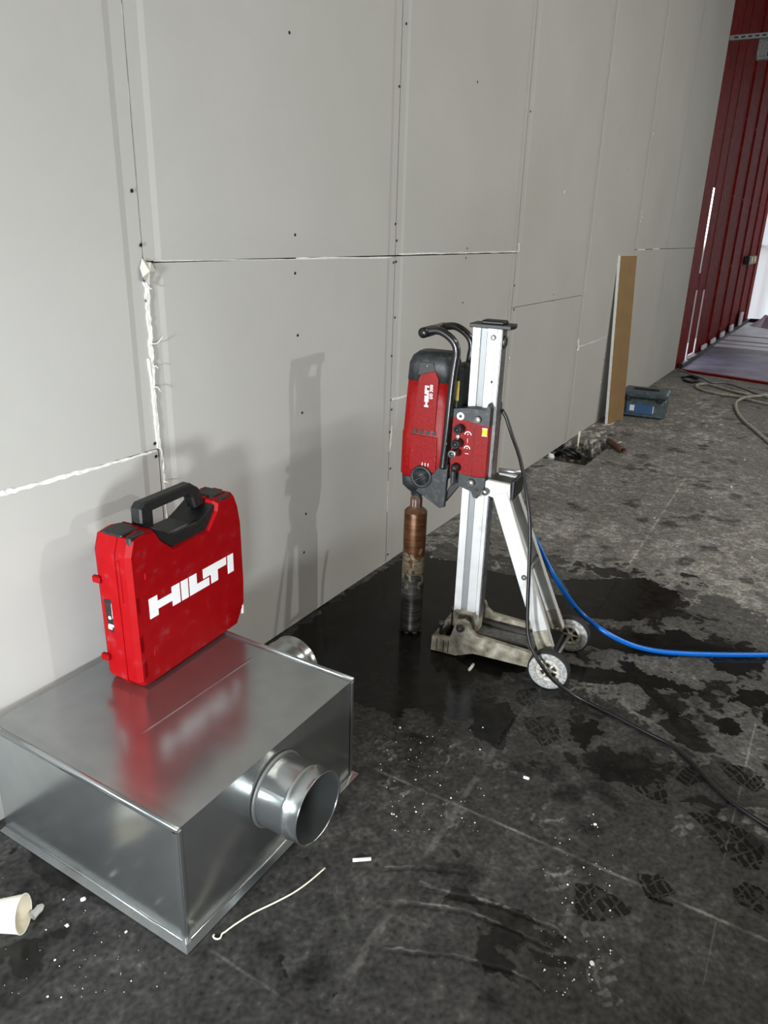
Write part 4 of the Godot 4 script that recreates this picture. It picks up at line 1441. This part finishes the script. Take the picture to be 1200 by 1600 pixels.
func build_drill() -> void:
	var t := thing("core_drill", "red and black electric core drill with looped black handle on the stand's column", "core drill", RIG, RIG_TURN)
	var s := S(true)
	# motor housing, red
	loft(s, [rrect(-0.272, -0.120, 0.056, 0.592, 0.022), rrect(-0.280, -0.118, 0.060, 0.600, 0.026), rrect(-0.278, -0.118, 0.060, 0.735, 0.026), rrect(-0.276, -0.118, 0.058, 0.742, 0.026), rrect(-0.272, -0.118, 0.057, 0.83, 0.028), rrect(-0.268, -0.120, 0.055, 0.908, 0.030)])
	var motor := obj("motor_housing", s, M.drill_red, t)
	# raised name plate panel on the flank
	s = S()
	prism(s, PackedVector2Array([Vector2(-0.236, 0.752), Vector2(-0.160, 0.752), Vector2(-0.156, 0.915), Vector2(-0.168, 0.938), Vector2(-0.214, 0.926), Vector2(-0.222, 0.910)]), 0.0, 0.008, 0.002, Transform3D(Basis(Vector3(0, 0, 1), Vector3(0, 1, 0), Vector3(-1, 0, 0)), Vector3(-0.053, 0, 0)))
	obj("side_panel", s, M.drill_red, motor)
	s = S()
	prism(s, PackedVector2Array([Vector2(-0.240, 0.618), Vector2(-0.150, 0.618), Vector2(-0.150, 0.734), Vector2(-0.240, 0.734)]), 0.0, 0.006, 0.002, Transform3D(Basis(Vector3(0, 0, 1), Vector3(0, 1, 0), Vector3(-1, 0, 0)), Vector3(-0.057, 0, 0)))
	obj("side_panel", s, M.drill_red, motor)
	for k in 4:
		s = S()
		prism(s, PackedVector2Array([Vector2(-0.238 + k * 0.022, 0.738), Vector2(-0.222 + k * 0.022, 0.738), Vector2(-0.222 + k * 0.022, 0.752), Vector2(-0.230 + k * 0.022, 0.752)]), 0.0, 0.004, 0.0, Transform3D(Basis(Vector3(0, 0, 1), Vector3(0, 1, 0), Vector3(-1, 0, 0)), Vector3(-0.0565, 0, 0)))
		obj("vent_slot", s, M.black, motor)
	# lettering running up the panel
	s = S()
	logo(s, 0.066, 0.0135, Transform3D(Basis(Vector3(0, 1, 0), Vector3(0, 0, -1), Vector3(-1, 0, 0)), Vector3(-0.0612, 0.826, -0.186)), 0.0006)
	obj("lettering", s, M.white_print, motor)
	var tm := TextMesh.new()
	tm.text = "DD 200"
	var sf := SystemFont.new()
	sf.font_names = PackedStringArray(["Droid Sans"])
	sf.font_weight = 700
	tm.font = sf
	tm.font_size = 32
	tm.pixel_size = 0.00042
	tm.depth = 0.0006
	tm.material = M.white_print
	var tx := inst("model_lettering", tm, motor)
	tx.transform = Transform3D(Basis(Vector3(0, 1, 0), Vector3(0, 0, -1), Vector3(-1, 0, 0)), Vector3(-0.0614, 0.874, -0.178))
	# black head
	s = S(true)
	loft(s, [rrect(-0.270, -0.118, 0.057, 0.903, 0.030), rrect(-0.266, -0.118, 0.056, 0.955, 0.030), rrect(-0.256, -0.124, 0.050, 0.978, 0.028), rrect(-0.240, -0.135, 0.040, 0.990, 0.022)])
	var head := obj("motor_cap", s, M.drill_grey, t)
	s = S()
	prism(s, PackedVector2Array([Vector2(-0.226, 0.922), Vector2(-0.170, 0.936), Vector2(-0.176, 0.962), Vector2(-0.218, 0.962)]), 0.0, 0.004, 0.001, Transform3D(Basis(Vector3(0, 0, 1), Vector3(0, 1, 0), Vector3(-1, 0, 0)), Vector3(-0.0545, 0, 0)))
	obj("brush_cover", s, M.black, head)
	bolt(head, "cover_screw", Vector3(-0.0585, 0.952, -0.196), Vector3(-1, 0, 0), 0.004, 0.002, M.steel_dark)
	# rear electronics block with warning labels
	s = S()
	rbox(s, Vector3(0.0, 0.79, -0.105), Vector3(0.10, 0.34, 0.04), 0.012)
	obj("electronics_block", s, M.black, t)
	s = S()
	rbox(s, Vector3(-0.0505, 0.885, -0.098), Vector3(0.0015, 0.06, 0.012), 0.0004)
	obj("warning_label", s, M.label_yellow, t)
	s = S()
	rbox(s, Vector3(-0.0505, 0.85, -0.117), Vector3(0.0015, 0.028, 0.010), 0.0004)
	obj("rating_label", s, M.white_print, t)
	# gearbox
	s = S(true)
	loft(s, [rrect(-0.262, -0.160, 0.040, 0.538, 0.025), rrect(-0.276, -0.150, 0.052, 0.556, 0.028), rrect(-0.278, -0.125, 0.056, 0.598, 0.028)])
	obj("gearbox", s, M.drill_grey, t)
	s = S()
	prism(s, PackedVector2Array([Vector2(-0.215, 0.552), Vector2(-0.130, 0.505), Vector2(-0.112, 0.512), Vector2(-0.106, 0.655), Vector2(-0.130, 0.662), Vector2(-0.150, 0.626)]), 0.0, 0.016, 0.004, Transform3D(Basis(Vector3(0, 0, 1), Vector3(0, 1, 0), Vector3(-1, 0, 0)), Vector3(-0.052, 0, 0)))
	obj("side_guard", s, M.drill_grey, t)
	# gear selector
	s = S(true)
	lathe(s, [[0.037, 0.0], [0.037, 0.010], [0.033, 0.013], [0.028, 0.013], [0.027, 0.009], [0.0, 0.009]], 40)
	var knob := obj("gear_selector", s, M.drill_grey, t)
	knob.transform = axis_to(Vector3(-0.058, 0.600, -0.196), Vector3(-1, 0, 0))
	s = S(true)
	lathe(s, [[0.0255, 0.007], [0.0255, 0.015], [0.0, 0.016]], 32)
	obj("dial", s, M.drill_grey, knob)
	s = S()
	rbox(s, Vector3(0, 0.018, 0), Vector3(0.046, 0.007, 0.008), 0.002, Transform3D(Basis(Vector3.UP, 0.6), Vector3.ZERO))
	obj("grip_bar", s, M.black, knob)
	s = S()
	for k in 3:
		rbox(s, Vector3(-0.0635, 0.642, -0.196 + 0.010 * (k - 1) + 0.01), Vector3(0.001, 0.010, 0.0025), 0.0002)
	obj("gear_marks", s, M.white_print, motor)
	# spindle
	s = S(true)
	lathe(s, [[0.028, 0.545], [0.026, 0.530], [0.019, 0.522], [0.019, 0.512]].map(func(q): return q), 28, Transform3D(Basis(), Vector3(0, 0, -0.236)), false)
	obj("spindle_collar", s, M.drill_grey, t)
	s = S(true)
	lathe(s, [[0.016, 0.506], [0.016, 0.528]], 24, Transform3D(Basis(), Vector3(0, 0, -0.236)))
	obj("spindle", s, M.steel, t)
	# looped handle: near and far tube with a thick cross grip
	for sd in [-1.0, 1.0]:
		var pts := []
		for q in [[0.640, -0.124], [0.747, -0.118], [0.906, -0.110], [0.974, -0.104], [1.002, -0.101], [1.026, -0.108], [1.047, -0.130], [1.060, -0.162], [1.055, -0.202]]:
			pts.append(Vector3(0.068 * sd, q[0], q[1]))
		s = S(true)
		tube(s, curve(pts, 0.008), 0.0118, 16)
		var hb := obj("handle_tube", s, M.black_gloss, t)
		s = S()
		rbox(s, Vector3(0.066 * sd, 0.690, -0.120), Vector3(0.016, 0.10, 0.022), 0.004)
		obj("handle_mount", s, M.drill_grey, hb)
		bolt(hb, "mount_screw", Vector3(0.074 * sd, 0.724, -0.118), Vector3(sd, 0, 0), 0.0065, 0.004, M.steel, M.steel_dark)
		bolt(hb, "mount_screw", Vector3(0.074 * sd, 0.664, -0.122), Vector3(sd, 0, 0), 0.0065, 0.004, M.steel, M.steel_dark)
	s = S(true)
	tube(s, PackedVector3Array([Vector3(-0.084, 1.052, -0.205), Vector3(0.084, 1.052, -0.205)]), 0.0158, 18)
	obj("handle_grip", s, M.black_gloss, t)
	# ---- carriage that runs on the column
	var c := thing("drill_carriage", "red and black carriage with spindle bosses gripping the stand's column", "carriage", RIG, RIG_TURN)
	var face := -0.060
	for sd in [-1.0, 1.0]:
		s = S()
		prism(s, PackedVector2Array([Vector2(-0.104, 0.632), Vector2(-0.022, 0.626), Vector2(0.013, 0.630), Vector2(0.013, 0.790), Vector2(-0.030, 0.796), Vector2(-0.104, 0.808)]), 0.0, 0.032, 0.002, Transform3D(Basis(Vector3(0, 0, 1), Vector3(0, 1, 0), Vector3(-1, 0, 0)), Vector3(-0.028 if sd < 0 else 0.060, 0, 0)))
		obj("cheek", s, M.drill_red, c)
		s = S()
		prism(s, PackedVector2Array([Vector2(-0.106, 0.806), Vector2(-0.030, 0.794), Vector2(0.014, 0.788), Vector2(0.014, 0.842), Vector2(0.004, 0.858), Vector2(-0.002, 0.838), Vector2(-0.050, 0.840), Vector2(-0.106, 0.832)]), 0.0, 0.032, 0.002, Transform3D(Basis(Vector3(0, 0, 1), Vector3(0, 1, 0), Vector3(-1, 0, 0)), Vector3(-0.028 if sd < 0 else 0.060, 0, 0)))
		obj("top_guide", s, M.drill_grey, c)
		s = S()
		prism(s, PackedVector2Array([Vector2(-0.074, 0.632), Vector2(-0.022, 0.626), Vector2(0.013, 0.630), Vector2(0.014, 0.576), Vector2(-0.004, 0.572), Vector2(-0.010, 0.556), Vector2(-0.022, 0.558), Vector2(-0.030, 0.576), Vector2(-0.074, 0.590)]), 0.0, 0.032, 0.002, Transform3D(Basis(Vector3(0, 0, 1), Vector3(0, 1, 0), Vector3(-1, 0, 0)), Vector3(-0.028 if sd < 0 else 0.060, 0, 0)))
		obj("bottom_guide", s, M.drill_grey, c)
	s = S()
	rbox(s, Vector3(0, 0.71, -0.088), Vector3(0.10, 0.20, 0.028), 0.004)
	obj("front_bridge", s, M.black, c)
	# lower strap between guard and carriage
	s = S()
	prism(s, PackedVector2Array([Vector2(-0.112, 0.640), Vector2(-0.072, 0.632), Vector2(-0.072, 0.588), Vector2(-0.118, 0.520), Vector2(-0.126, 0.530), Vector2(-0.100, 0.590)]), 0.0, 0.030, 0.002, Transform3D(Basis(Vector3(0, 0, 1), Vector3(0, 1, 0), Vector3(-1, 0, 0)), Vector3(-0.020, 0, 0)))
	obj("interface_strap", s, M.black, c)
	# seam line, screws, bosses, lever, vial, marks on the near cheek
	s = S()
	rbox(s, Vector3(face - 0.0002, 0.712, -0.032), Vector3(0.0012, 0.160, 0.0014), 0.0003)
	obj("seam", s, M.black, c)
	var X := Vector3(-1, 0, 0)
	bolt(c, "ring_bush", Vector3(face, 0.812, -0.078), X, 0.012, 0.006, M.white_print, M.black)
	bolt(c, "guide_screw", Vector3(face, 0.808, -0.023), X, 0.011, 0.007, M.steel_dark, M.steel)
	bolt(c, "guide_screw", Vector3(face, 0.607, -0.030), X, 0.012, 0.008, M.steel_dark, M.steel)
	bolt(c, "guide_screw", Vector3(face, 0.585, -0.012), X, 0.005, 0.003, M.drill_grey)
	for q in [[0.775, -0.076, 0.0135, 0.036, "black"], [0.730, -0.079, 0.014, 0.038, "black"], [0.700, -0.085, 0.0125, 0.042, "steel_dark"]]:
		s = S(true)
		lathe(s, [[q[2], 0.0], [q[2], q[3] - 0.004], [q[2] - 0.002, q[3]], [q[2] * 0.6, q[3]], [q[2] * 0.5, q[3] - 0.006], [0.0, q[3] - 0.006]], 24)
		var bs := obj("spindle_boss", s, M[q[4]], c)
		bs.transform = axis_to(Vector3(face, q[0], q[1]), X)
		if q[4] == "steel_dark":
			s = S(true)
			lathe(s, [[q[2] - 0.001, q[3] - 0.001], [q[2] + 0.0006, q[3] + 0.001], [q[2] * 0.7, q[3] + 0.002]], 24, Transform3D(), false)
			obj("boss_ring", s, M.steel, bs)
	bolt(c, "lock_screw", Vector3(face, 0.748, -0.082), X, 0.006, 0.006, M.steel)
	s = S(true)
	lathe(s, [[0.014, 0.0], [0.014, 0.016], [0.010, 0.026], [0.0, 0.028]], 24)
	var lv := obj("lever_hub", s, M.black, c)
	lv.transform = axis_to(Vector3(face, 0.650, -0.082), X)
	s = S()
	rbox(s, Vector3(face - 0.020, 0.622, -0.084), Vector3(0.012, 0.052, 0.016), 0.005)
	obj("lever", s, M.drill_grey, c)
	s = S()
	rbox(s, Vector3(face - 0.001, 0.772, 0.001), Vector3(0.004, 0.022, 0.016), 0.001)
	var vi := obj("level_vial", s, M.vial, c)
	s = S()
	for yy in [0.761, 0.783]:
		rbox(s, Vector3(face - 0.0015, yy, 0.001), Vector3(0.005, 0.003, 0.017), 0.0005)
	obj("vial_cap", s, M.white_print, vi)
	s = S()
	for q in [[0.756, 0.010], [0.712, 0.009]]:
		for k in 9:
			var a := PI * (0.08 + 0.84 * k / 8.0)
			rbox(s, Vector3(0, 0, 0), Vector3(0.0010, 0.0028, 0.0040), 0.0002, Transform3D(Basis(Vector3(1, 0, 0), PI * 0.5 - a), Vector3(face, q[0] + sin(a) * q[1], -0.052 + cos(a) * q[1])))
		rbox(s, Vector3(face, q[0] + 0.002, -0.052), Vector3(0.001, 0.003, 0.004), 0.0002)
	rbox(s, Vector3(face, 0.738, -0.052), Vector3(0.001, 0.014, 0.0012), 0.0002)
	rbox(s, Vector3(face, 0.697, -0.052), Vector3(0.001, 0.002, 0.012), 0.0002)
	obj("direction_marks", s, M.white_print, c)
	# ---- core bit
	var bt := thing("core_bit", "rusty brown and black steel core bit hanging under the drill", "core bit", RIG + Vector3(sin(RIG_TURN), 0, cos(RIG_TURN)) * -0.236, RIG_TURN)
	var im := Image.create(256, 512, false, Image.FORMAT_RGB8)
	var n := FastNoiseLite.new()
	n.seed = 77
	n.frequency = 0.02
	n.fractal_octaves = 5
	for y in 512:
		for x in 256:
			var h := 1.0 - y / 511.0       # 0 at the cutting end
			var ang := TAU * x / 256.0
			var v := n.get_noise_3d(cos(ang) * 60, y * 0.9, sin(ang) * 60)
			var v2 := n.get_noise_3d(cos(ang) * 20, y * 6.0, sin(ang) * 20 + 500)
			var col := rgb(58, 54, 50)
			var e := h + v * 0.25
			if e > 0.62:
				col = rgb(104, 64, 32).lerp(rgb(62, 38, 22), clampf(0.5 + v2 * 1.4, 0, 1))
			elif e > 0.44:
				col = rgb(128, 122, 104).lerp(rgb(96, 84, 62), clampf(0.5 + v2 * 1.6, 0, 1))
			else:
				col = rgb(46, 44, 42).lerp(rgb(84, 82, 78), clampf(0.35 + v2 * 1.5, 0, 1))
			im.set_pixel(x, y, col)
	var bm := mat(Color.WHITE, 0.36, 0.55)
	bm.albedo_texture = ImageTexture.create_from_image(im)
	bm.uv1_scale = Vector3(1, -1.0 / 0.462, 1)
	bm.uv1_offset = Vector3(0, 1.0 + 0.010 / 0.462, 0)
	var bl := 0.010
	s = S(true)
	lathe(s, [[0.0385, bl], [0.0392, bl + 0.001], [0.0392, bl + 0.012], [0.0385, bl + 0.013], [0.0385, 0.24], [0.0385, 0.452], [0.0365, 0.458], [0.026, 0.462]], 48, Transform3D(), false)
	lathe(s, [[0.0360, 0.44], [0.0360, bl]], 48, Transform3D(), false)
	obj("barrel", s, bm, bt)
	for k in 8:
		s = S()
		rbox(s, Vector3(0.0376, bl - 0.003, 0), Vector3(0.0045, 0.008, 0.016), 0.001, Transform3D(Basis(Vector3.UP, TAU * k / 8.0), Vector3.ZERO))
		obj("cutting_segment", s, M.steel_dark, bt)
	s = S(true)
	lathe(s, [[0.0385, 0.455], [0.030, 0.464], [0.022, 0.468], [0.020, 0.472]], 40, Transform3D(), false)
	obj("shoulder", s, M.rust, bt)
	s = S()
	lathe(s, [[0.0185, 0.466], [0.0205, 0.470], [0.0205, 0.500], [0.0185, 0.506]], 6)
	obj("hex_shank", s, M.rust, bt)
	s = S()
	rbox(s, Vector3(-0.0182, 0.487, 0.001), Vector3(0.002, 0.026, 0.016), 0.0005, Transform3D(Basis(Vector3.UP, 0.0), Vector3.ZERO))
	obj("worn_flat", s, M.steel, bt)

# ---------------------------------------------------------------- cable and hoses
func cord(called: String, label: String, category: String, pts: Array, r: float, m: Material, step := 0.02, group := "") -> void:
	var s := S(true)
	tube(s, curve(pts, step), r, 10)
	tag(obj(called, s, m), label, category, group)

func build_lines() -> void:
	var c := []
	for q in [[784, 640, 0.03], [791, 652, 0.03], [800, 680, 0.02], [812, 715, -0.01], [822, 765, -0.05], [828, 820, -0.08], [827, 880, -0.105], [825, 930, -0.125], [824, 975, -0.145], [828, 1005, -0.16], [843, 1035, -0.17]]:
		c.append(rig(q[0], q[1], q[2]))
	for q in [[868, 1066, 0.045], [905, 1090, 0.008], [960, 1118, 0.007], [1010, 1144, 0.007], [1050, 1165, 0.007], [1085, 1195, 0.007], [1115, 1228, 0.007], [1150, 1258, 0.007], [1200, 1291, 0.007], [1260, 1325, 0.007]]:
		c.append(fl(q[0], q[1], q[2]))
	cord("power_cable", "black rubber power cable hanging from the drill over the near wheel", "cable", c, 0.0058, M.cable)
	c = []
	for q in [[790, 800, 0.14], [812, 815, 0.135], [836, 842, 0.13], [852, 874, 0.13], [872, 910, 0.135]]:
		c.append(rig(q[0], q[1], q[2]))
	for q in [[905, 955, 0.10], [945, 987, 0.06], [985, 1007, 0.025], [1025, 1017, 0.010], [1070, 1021, 0.010], [1130, 1023, 0.010], [1210, 1023, 0.010], [1300, 1020, 0.010]]:
		c.append(fl(q[0], q[1], q[2]))
	cord("water_hose", "bright blue water hose running from behind the stand across the wet floor", "hose", c, 0.0085, M.hose_blue)
	c = []
	for q in [[1260, 618], [1200, 617], [1168, 616], [1130, 607], [1105, 600], [1088, 602], [1094, 608], [1120, 615], [1150, 619], [1180, 627], [1240, 640]]:
		c.append(fl(q[0], q[1], 0.0135))
	cord("site_hose", "pale grey hose looped on the floor in front of the red strip", "hose", c, 0.0125, M.hose_grey, 0.05)
	c = []
	for q in [[1240, 615], [1200, 618], [1170, 620], [1152, 627], [1150, 638], [1160, 655], [1180, 672], [1230, 715]]:
		c.append(fl(q[0], q[1], 0.013 if q[1] > 630 else 0.040))
	cord("site_hose", "grey hose bending sharply and running towards the blue hose", "hose", c, 0.012, M.hose_grey, 0.05)
	c = []
	for q in [[1060, 578], [1080, 585], [1100, 592], [1112, 598], [1140, 600], [1200, 622]]:
		c.append(fl(q[0], q[1], 0.035))
	cord("site_cable", "thin dark grey cable lying from the wall end over the red strip", "cable", c, 0.010, M.alu_dark, 0.05)
	c = []
	for q in [[1066, 590], [1078, 588], [1092, 594], [1080, 597], [1068, 593]]:
		c.append(fl(q[0], q[1], 0.012))
	cord("site_cable", "black cable coil lying at the end of the plasterboard wall", "cable", c, 0.012, M.cable, 0.04)

# ---------------------------------------------------------------- things along the wall
func build_back_things() -> void:
	# leaning strip of plasterboard
	var b0 := fl(949, 663)
	var b1 := fl(976, 657)
	var t := thing("board_offcut", "tall narrow plasterboard offcut with brown paper face leaning on the wall", "board")
	var width := 0.27
	var ang := atan2(b1.z - b0.z, b1.x - b0.x)
	var top := 1.20
	var along := Vector3(cos(ang * 0.55), 0, sin(ang * 0.55))
	var base := Vector3(b0.x, 0.0, b0.z)
	var lean := (Vector3(base.x + 0.02, top, 0.018) - base).normalized()
	var nrm := along.cross(lean).normalized()
	var tf := Transform3D(Basis(along, lean, nrm), base + Vector3(0, 0.001, 0))
	var s := S()
	rbox(s, Vector3(width * 0.5, 0.605, -0.0115), Vector3(width, 1.21, 0.021), 0.0008, tf)
	obj("gypsum_core", s, M.gypsum, t)
	s = S()
	rbox(s, Vector3(width * 0.5, 0.605, -0.0004), Vector3(width - 0.002, 1.208, 0.0014), 0.0002, tf)
	obj("paper_face", s, M.kraft, t)
	# tool box
	var tb := thing("toolbox", "teal grey plastic toolbox with blue window panel beside the leaning board", "toolbox", Vector3(6.10, 0, 0.255), 0.0)
	var p := fl(1033, 657)
	var q := fl(983, 651)
	var dv := Vector3(p.x - q.x, 0, p.z - q.z).normalized()
	tb.position = (p + q) * 0.5
	tb.position.y = 0.001
	tb.rotation.y = atan2(-dv.z, dv.x)
	var L := p.distance_to(q) + 0.09
	tb.position -= dv * 0.03
	s = S()
	rbox(s, Vector3(0, 0.075, -0.13), Vector3(L, 0.15, 0.26), 0.015)
	obj("body", s, M.box_teal, tb)
	s = S()
	rbox(s, Vector3(0, 0.176, -0.13), Vector3(L + 0.014, 0.05, 0.275), 0.014)
	var lid := obj("lid", s, M.box_teal, tb)
	s = S()
	rbox(s, Vector3(0, 0.205, -0.13), Vector3(L * 0.6, 0.014, 0.04), 0.005)
	obj("handle", s, M.black, lid)
	s = S()
	rbox(s, Vector3(-0.02, 0.070, 0.001), Vector3(L * 0.62, 0.075, 0.008), 0.003)
	var pan := obj("window_panel", s, M.box_blue, tb)
	s = S()
	rbox(s, Vector3(-L * 0.24, 0.075, 0.006), Vector3(0.035, 0.045, 0.002), 0.0005)
	rbox(s, Vector3(L * 0.24, 0.072, 0.006), Vector3(0.006, 0.055, 0.002), 0.0005)
	obj("label_patch", s, M.white_print, pan)
	for xx in [-L * 0.36, L * 0.36]:
		s = S()
		rbox(s, Vector3(xx, 0.150, 0.004), Vector3(0.04, 0.045, 0.012), 0.004)
		obj("latch", s, M.black, tb)
	# rusty tube stub
	var a := fl(951, 689, 0.02)
	var e := fl(974, 704, 0.02)
	s = S(true)
	var y := axis_to(a, e - a)
	var ln := a.distance_to(e)
	lathe(s, [[0.015, ln], [0.020, ln], [0.020, 0.0], [0.015, 0.0]].map(func(v): return [v[0], ln - v[1]]), 18, y, false)
	lathe(s, [[0.015, ln], [0.015, 0.0]], 18, y, false)
	tag(obj("rusty_pipe", s, M.rust), "short rusty brown pipe lying beside the open pit", "pipe")
	# rubble in the pit
	var r := RandomNumberGenerator.new()
	r.seed = 3
	s = S()
	for k in 130:
		var c := Vector3(r.randf_range(PIT.position.x + 0.03, PIT.end.x - 0.03), r.randf_range(-0.115, -0.05), r.randf_range(-0.2, PIT.end.y - 0.03))
		if c.x > 4.75:
			c.y += (c.x - 4.75) * 0.18
		var sz := r.randf_range(0.012, 0.04)
		rbox(s, Vector3.ZERO, Vector3(sz, sz * 0.7, sz * 0.9), sz * 0.2, Transform3D(Basis.from_euler(Vector3(r.randf() * 3, r.randf() * 3, r.randf() * 3)), c))
	var rb := obj("pit_rubble", s, M.rubble)
	tag(rb, "broken rubble filling the open pit at the foot of the wall", "rubble")
	rb.set_meta("kind", "stuff")
	for k in 3:
		var pts := [fl(862 + k * 8, 716 - k * 4, -0.06), fl(874 + k * 9, 705 - k * 2, 0.0), fl(890 + k * 6, 712 - k * 3, -0.01), fl(900 + k * 3, 716, -0.06)]
		cord("pit_cable", "dark cable looping out of the rubble in the open pit", "cable", pts, 0.011, M.cable, 0.02, "cables in the pit")
	s = S(true)
	var st0 := fl(902, 703, -0.03)
	tube(s, PackedVector3Array([st0, st0 + Vector3(0.0, 0.13, 0.0)]), 0.006, 8)
	tag(obj("marker_stick", s, M.white_wire), "thin white stick standing up in the open pit", "stick")
	s = S()
	var bl := fl(861, 714, -0.01)
	rbox(s, Vector3.ZERO, Vector3(0.05, 0.03, 0.035), 0.003, Transform3D(Basis.from_euler(Vector3(0.3, 0.5, 0.2)), bl))
	tag(obj("plaster_lump", s, M.gypsum), "white plaster lump in the near corner of the open pit", "plaster")

# ---------------------------------------------------------------- small things on the floor
func build_small_things() -> void:
	# paper cup lying on its side
	var mouth := fl(36, 1428, 0.036)
	var inner := fl(-45, 1434, 0.028)
	var d := (inner - mouth).normalized()
	var t := thing("paper_cup", "white paper cup lying on its side beside the plenum", "cup")
	var tf := axis_to(mouth, d)
	var s := S(true)
	lathe(s, [[0.0365, 0.0], [0.026, 0.085], [0.0, 0.085]], 36, tf, false)
	obj("cup_wall", s, M.cup, t)
	s = S(true)
	lathe(s, [[0.0, 0.080], [0.0252, 0.080], [0.0355, 0.0]], 36, tf, false)
	obj("cup_inside", s, M.cup_in, t)
	s = S(true)
	var rim := []
	for k in 37:
		var a := TAU * k / 36.0
		rim.append(tf * Vector3(cos(a) * 0.0365, 0.0, sin(a) * 0.0365))
	tube(s, PackedVector3Array(rim), 0.0014, 8)
	obj("rim", s, M.cup, t)
	# twist of foil behind the cup
	var a := fl(50, 1432, 0.012)
	var b := fl(67, 1414, 0.014)
	s = S()
	lathe(s, [[0.010, 0.0], [0.008, a.distance_to(b) * 0.4], [0.009, a.distance_to(b) * 0.7], [0.004, a.distance_to(b)]], 6, axis_to(a, b - a))
	tag(obj("foil_twist", s, M.foil), "small twist of pale foil beside the paper cup's mouth", "scrap")
	# white wire with a hooked end
	var pts := []
	for q in [[347, 1459], [344, 1466], [337, 1467], [333, 1463], [335, 1460]]:
		pts.append(fl(q[0], q[1], 0.003))
	pts.reverse()
	for q in [[352, 1456], [365, 1446], [395, 1427], [430, 1410], [460, 1394], [485, 1376], [508, 1356]]:
		pts.append(fl(q[0], q[1], 0.003))
	cord("white_wire", "bent white wire with a hooked end lying in front of the plenum", "wire", pts, 0.0018, M.white_wire, 0.008)
	# paper stubs
	for q in [[551, 1344, 580, 1342, 0.0042, "white rolled stub lying near the plenum's open spigot"], [733, 1047, 740, 1038, 0.005, "small white stub lying in front of the stand's base"], [818, 1214, 827, 1217, 0.004, "tiny white stub lying between scored floor lines"]]:
		var p0 := fl(q[0], q[1], q[4])
		var p1 := fl(q[2], q[3], q[4])
		s = S(true)
		lathe(s, [[q[4] * 0.9, 0.0], [q[4], 0.001], [q[4], p0.distance_to(p1) - 0.001], [q[4] * 0.8, p0.distance_to(p1)]], 12, axis_to(p0, p1 - p0))
		tag(obj("paper_stub", s, M.gypsum), q[5], "stub")
	# larger plaster chips
	var chips := [[130, 1405, 0.011, "square white plaster chip between paper cup and plenum"], [105, 1446, 0.008, "ragged white plaster chip in front of the paper cup"], [197, 1456, 0.006, "oval white plaster chip beside the plenum's flange"], [925, 1505, 0.010, "round white plaster chip at the end of the tyre scrapes"], [930, 1288, 0.008, "angular white plaster chip on the dry concrete between shoe prints"], [625, 1137, 0.007, "white plaster chip at the edge of the puddle"]]
	var r := RandomNumberGenerator.new()
	r.seed = 12
	for q in chips:
		s = S()
		rbox(s, Vector3.ZERO, Vector3(q[2], q[2] * 0.6, q[2] * 0.8), q[2] * 0.2)
		var o := obj("plaster_chip", s, M.gypsum)
		var c := fl(q[0], q[1], q[2] * 0.3)
		o.transform = Transform3D(Basis(Vector3.UP, r.randf() * 3.0), c)
		tag(o, q[3], "chip")
	# countless crumbs
	s = S()
	for k in 300:
		var px := r.randf_range(0, 1200)
		var py := r.randf_range(1080, 1600)
		if k < 80:
			px = r.randf_range(0, 260); py = r.randf_range(1340, 1560)
		elif k < 180:
			px = r.randf_range(590, 760); py = r.randf_range(1130, 1300)
		elif k < 260:
			px = r.randf_range(840, 960); py = r.randf_range(1270, 1560)
		elif k < 320:
			px = r.randf_range(800, 1190); py = r.randf_range(650, 900)
		var c := fl(px, py, 0.0)
		if c.x > PB[0] - 0.05 and c.x < PB[1] + 0.03 and c.z < PB[3] + 0.05 and c.z > -0.1:
			continue
		if c.z < 0.02 or (c.x > 5.6 and c.z < 0.75):
			continue
		var sz := (0.0011 + 0.0034 * pow(r.randf(), 3.0)) * (1.0 if c.x < 3.0 else 2.2)
		rbox(s, Vector3.ZERO, Vector3(sz, sz * 0.7, sz * 0.9), sz * 0.2, Transform3D(Basis(Vector3.UP, r.randf() * 3.0), c + Vector3(0, sz * 0.3, 0)))
	var cr := obj("plaster_crumbs", s, M.gypsum)
	tag(cr, "scattered white plaster crumbs over the concrete floor", "crumbs")
	cr.set_meta("kind", "stuff")
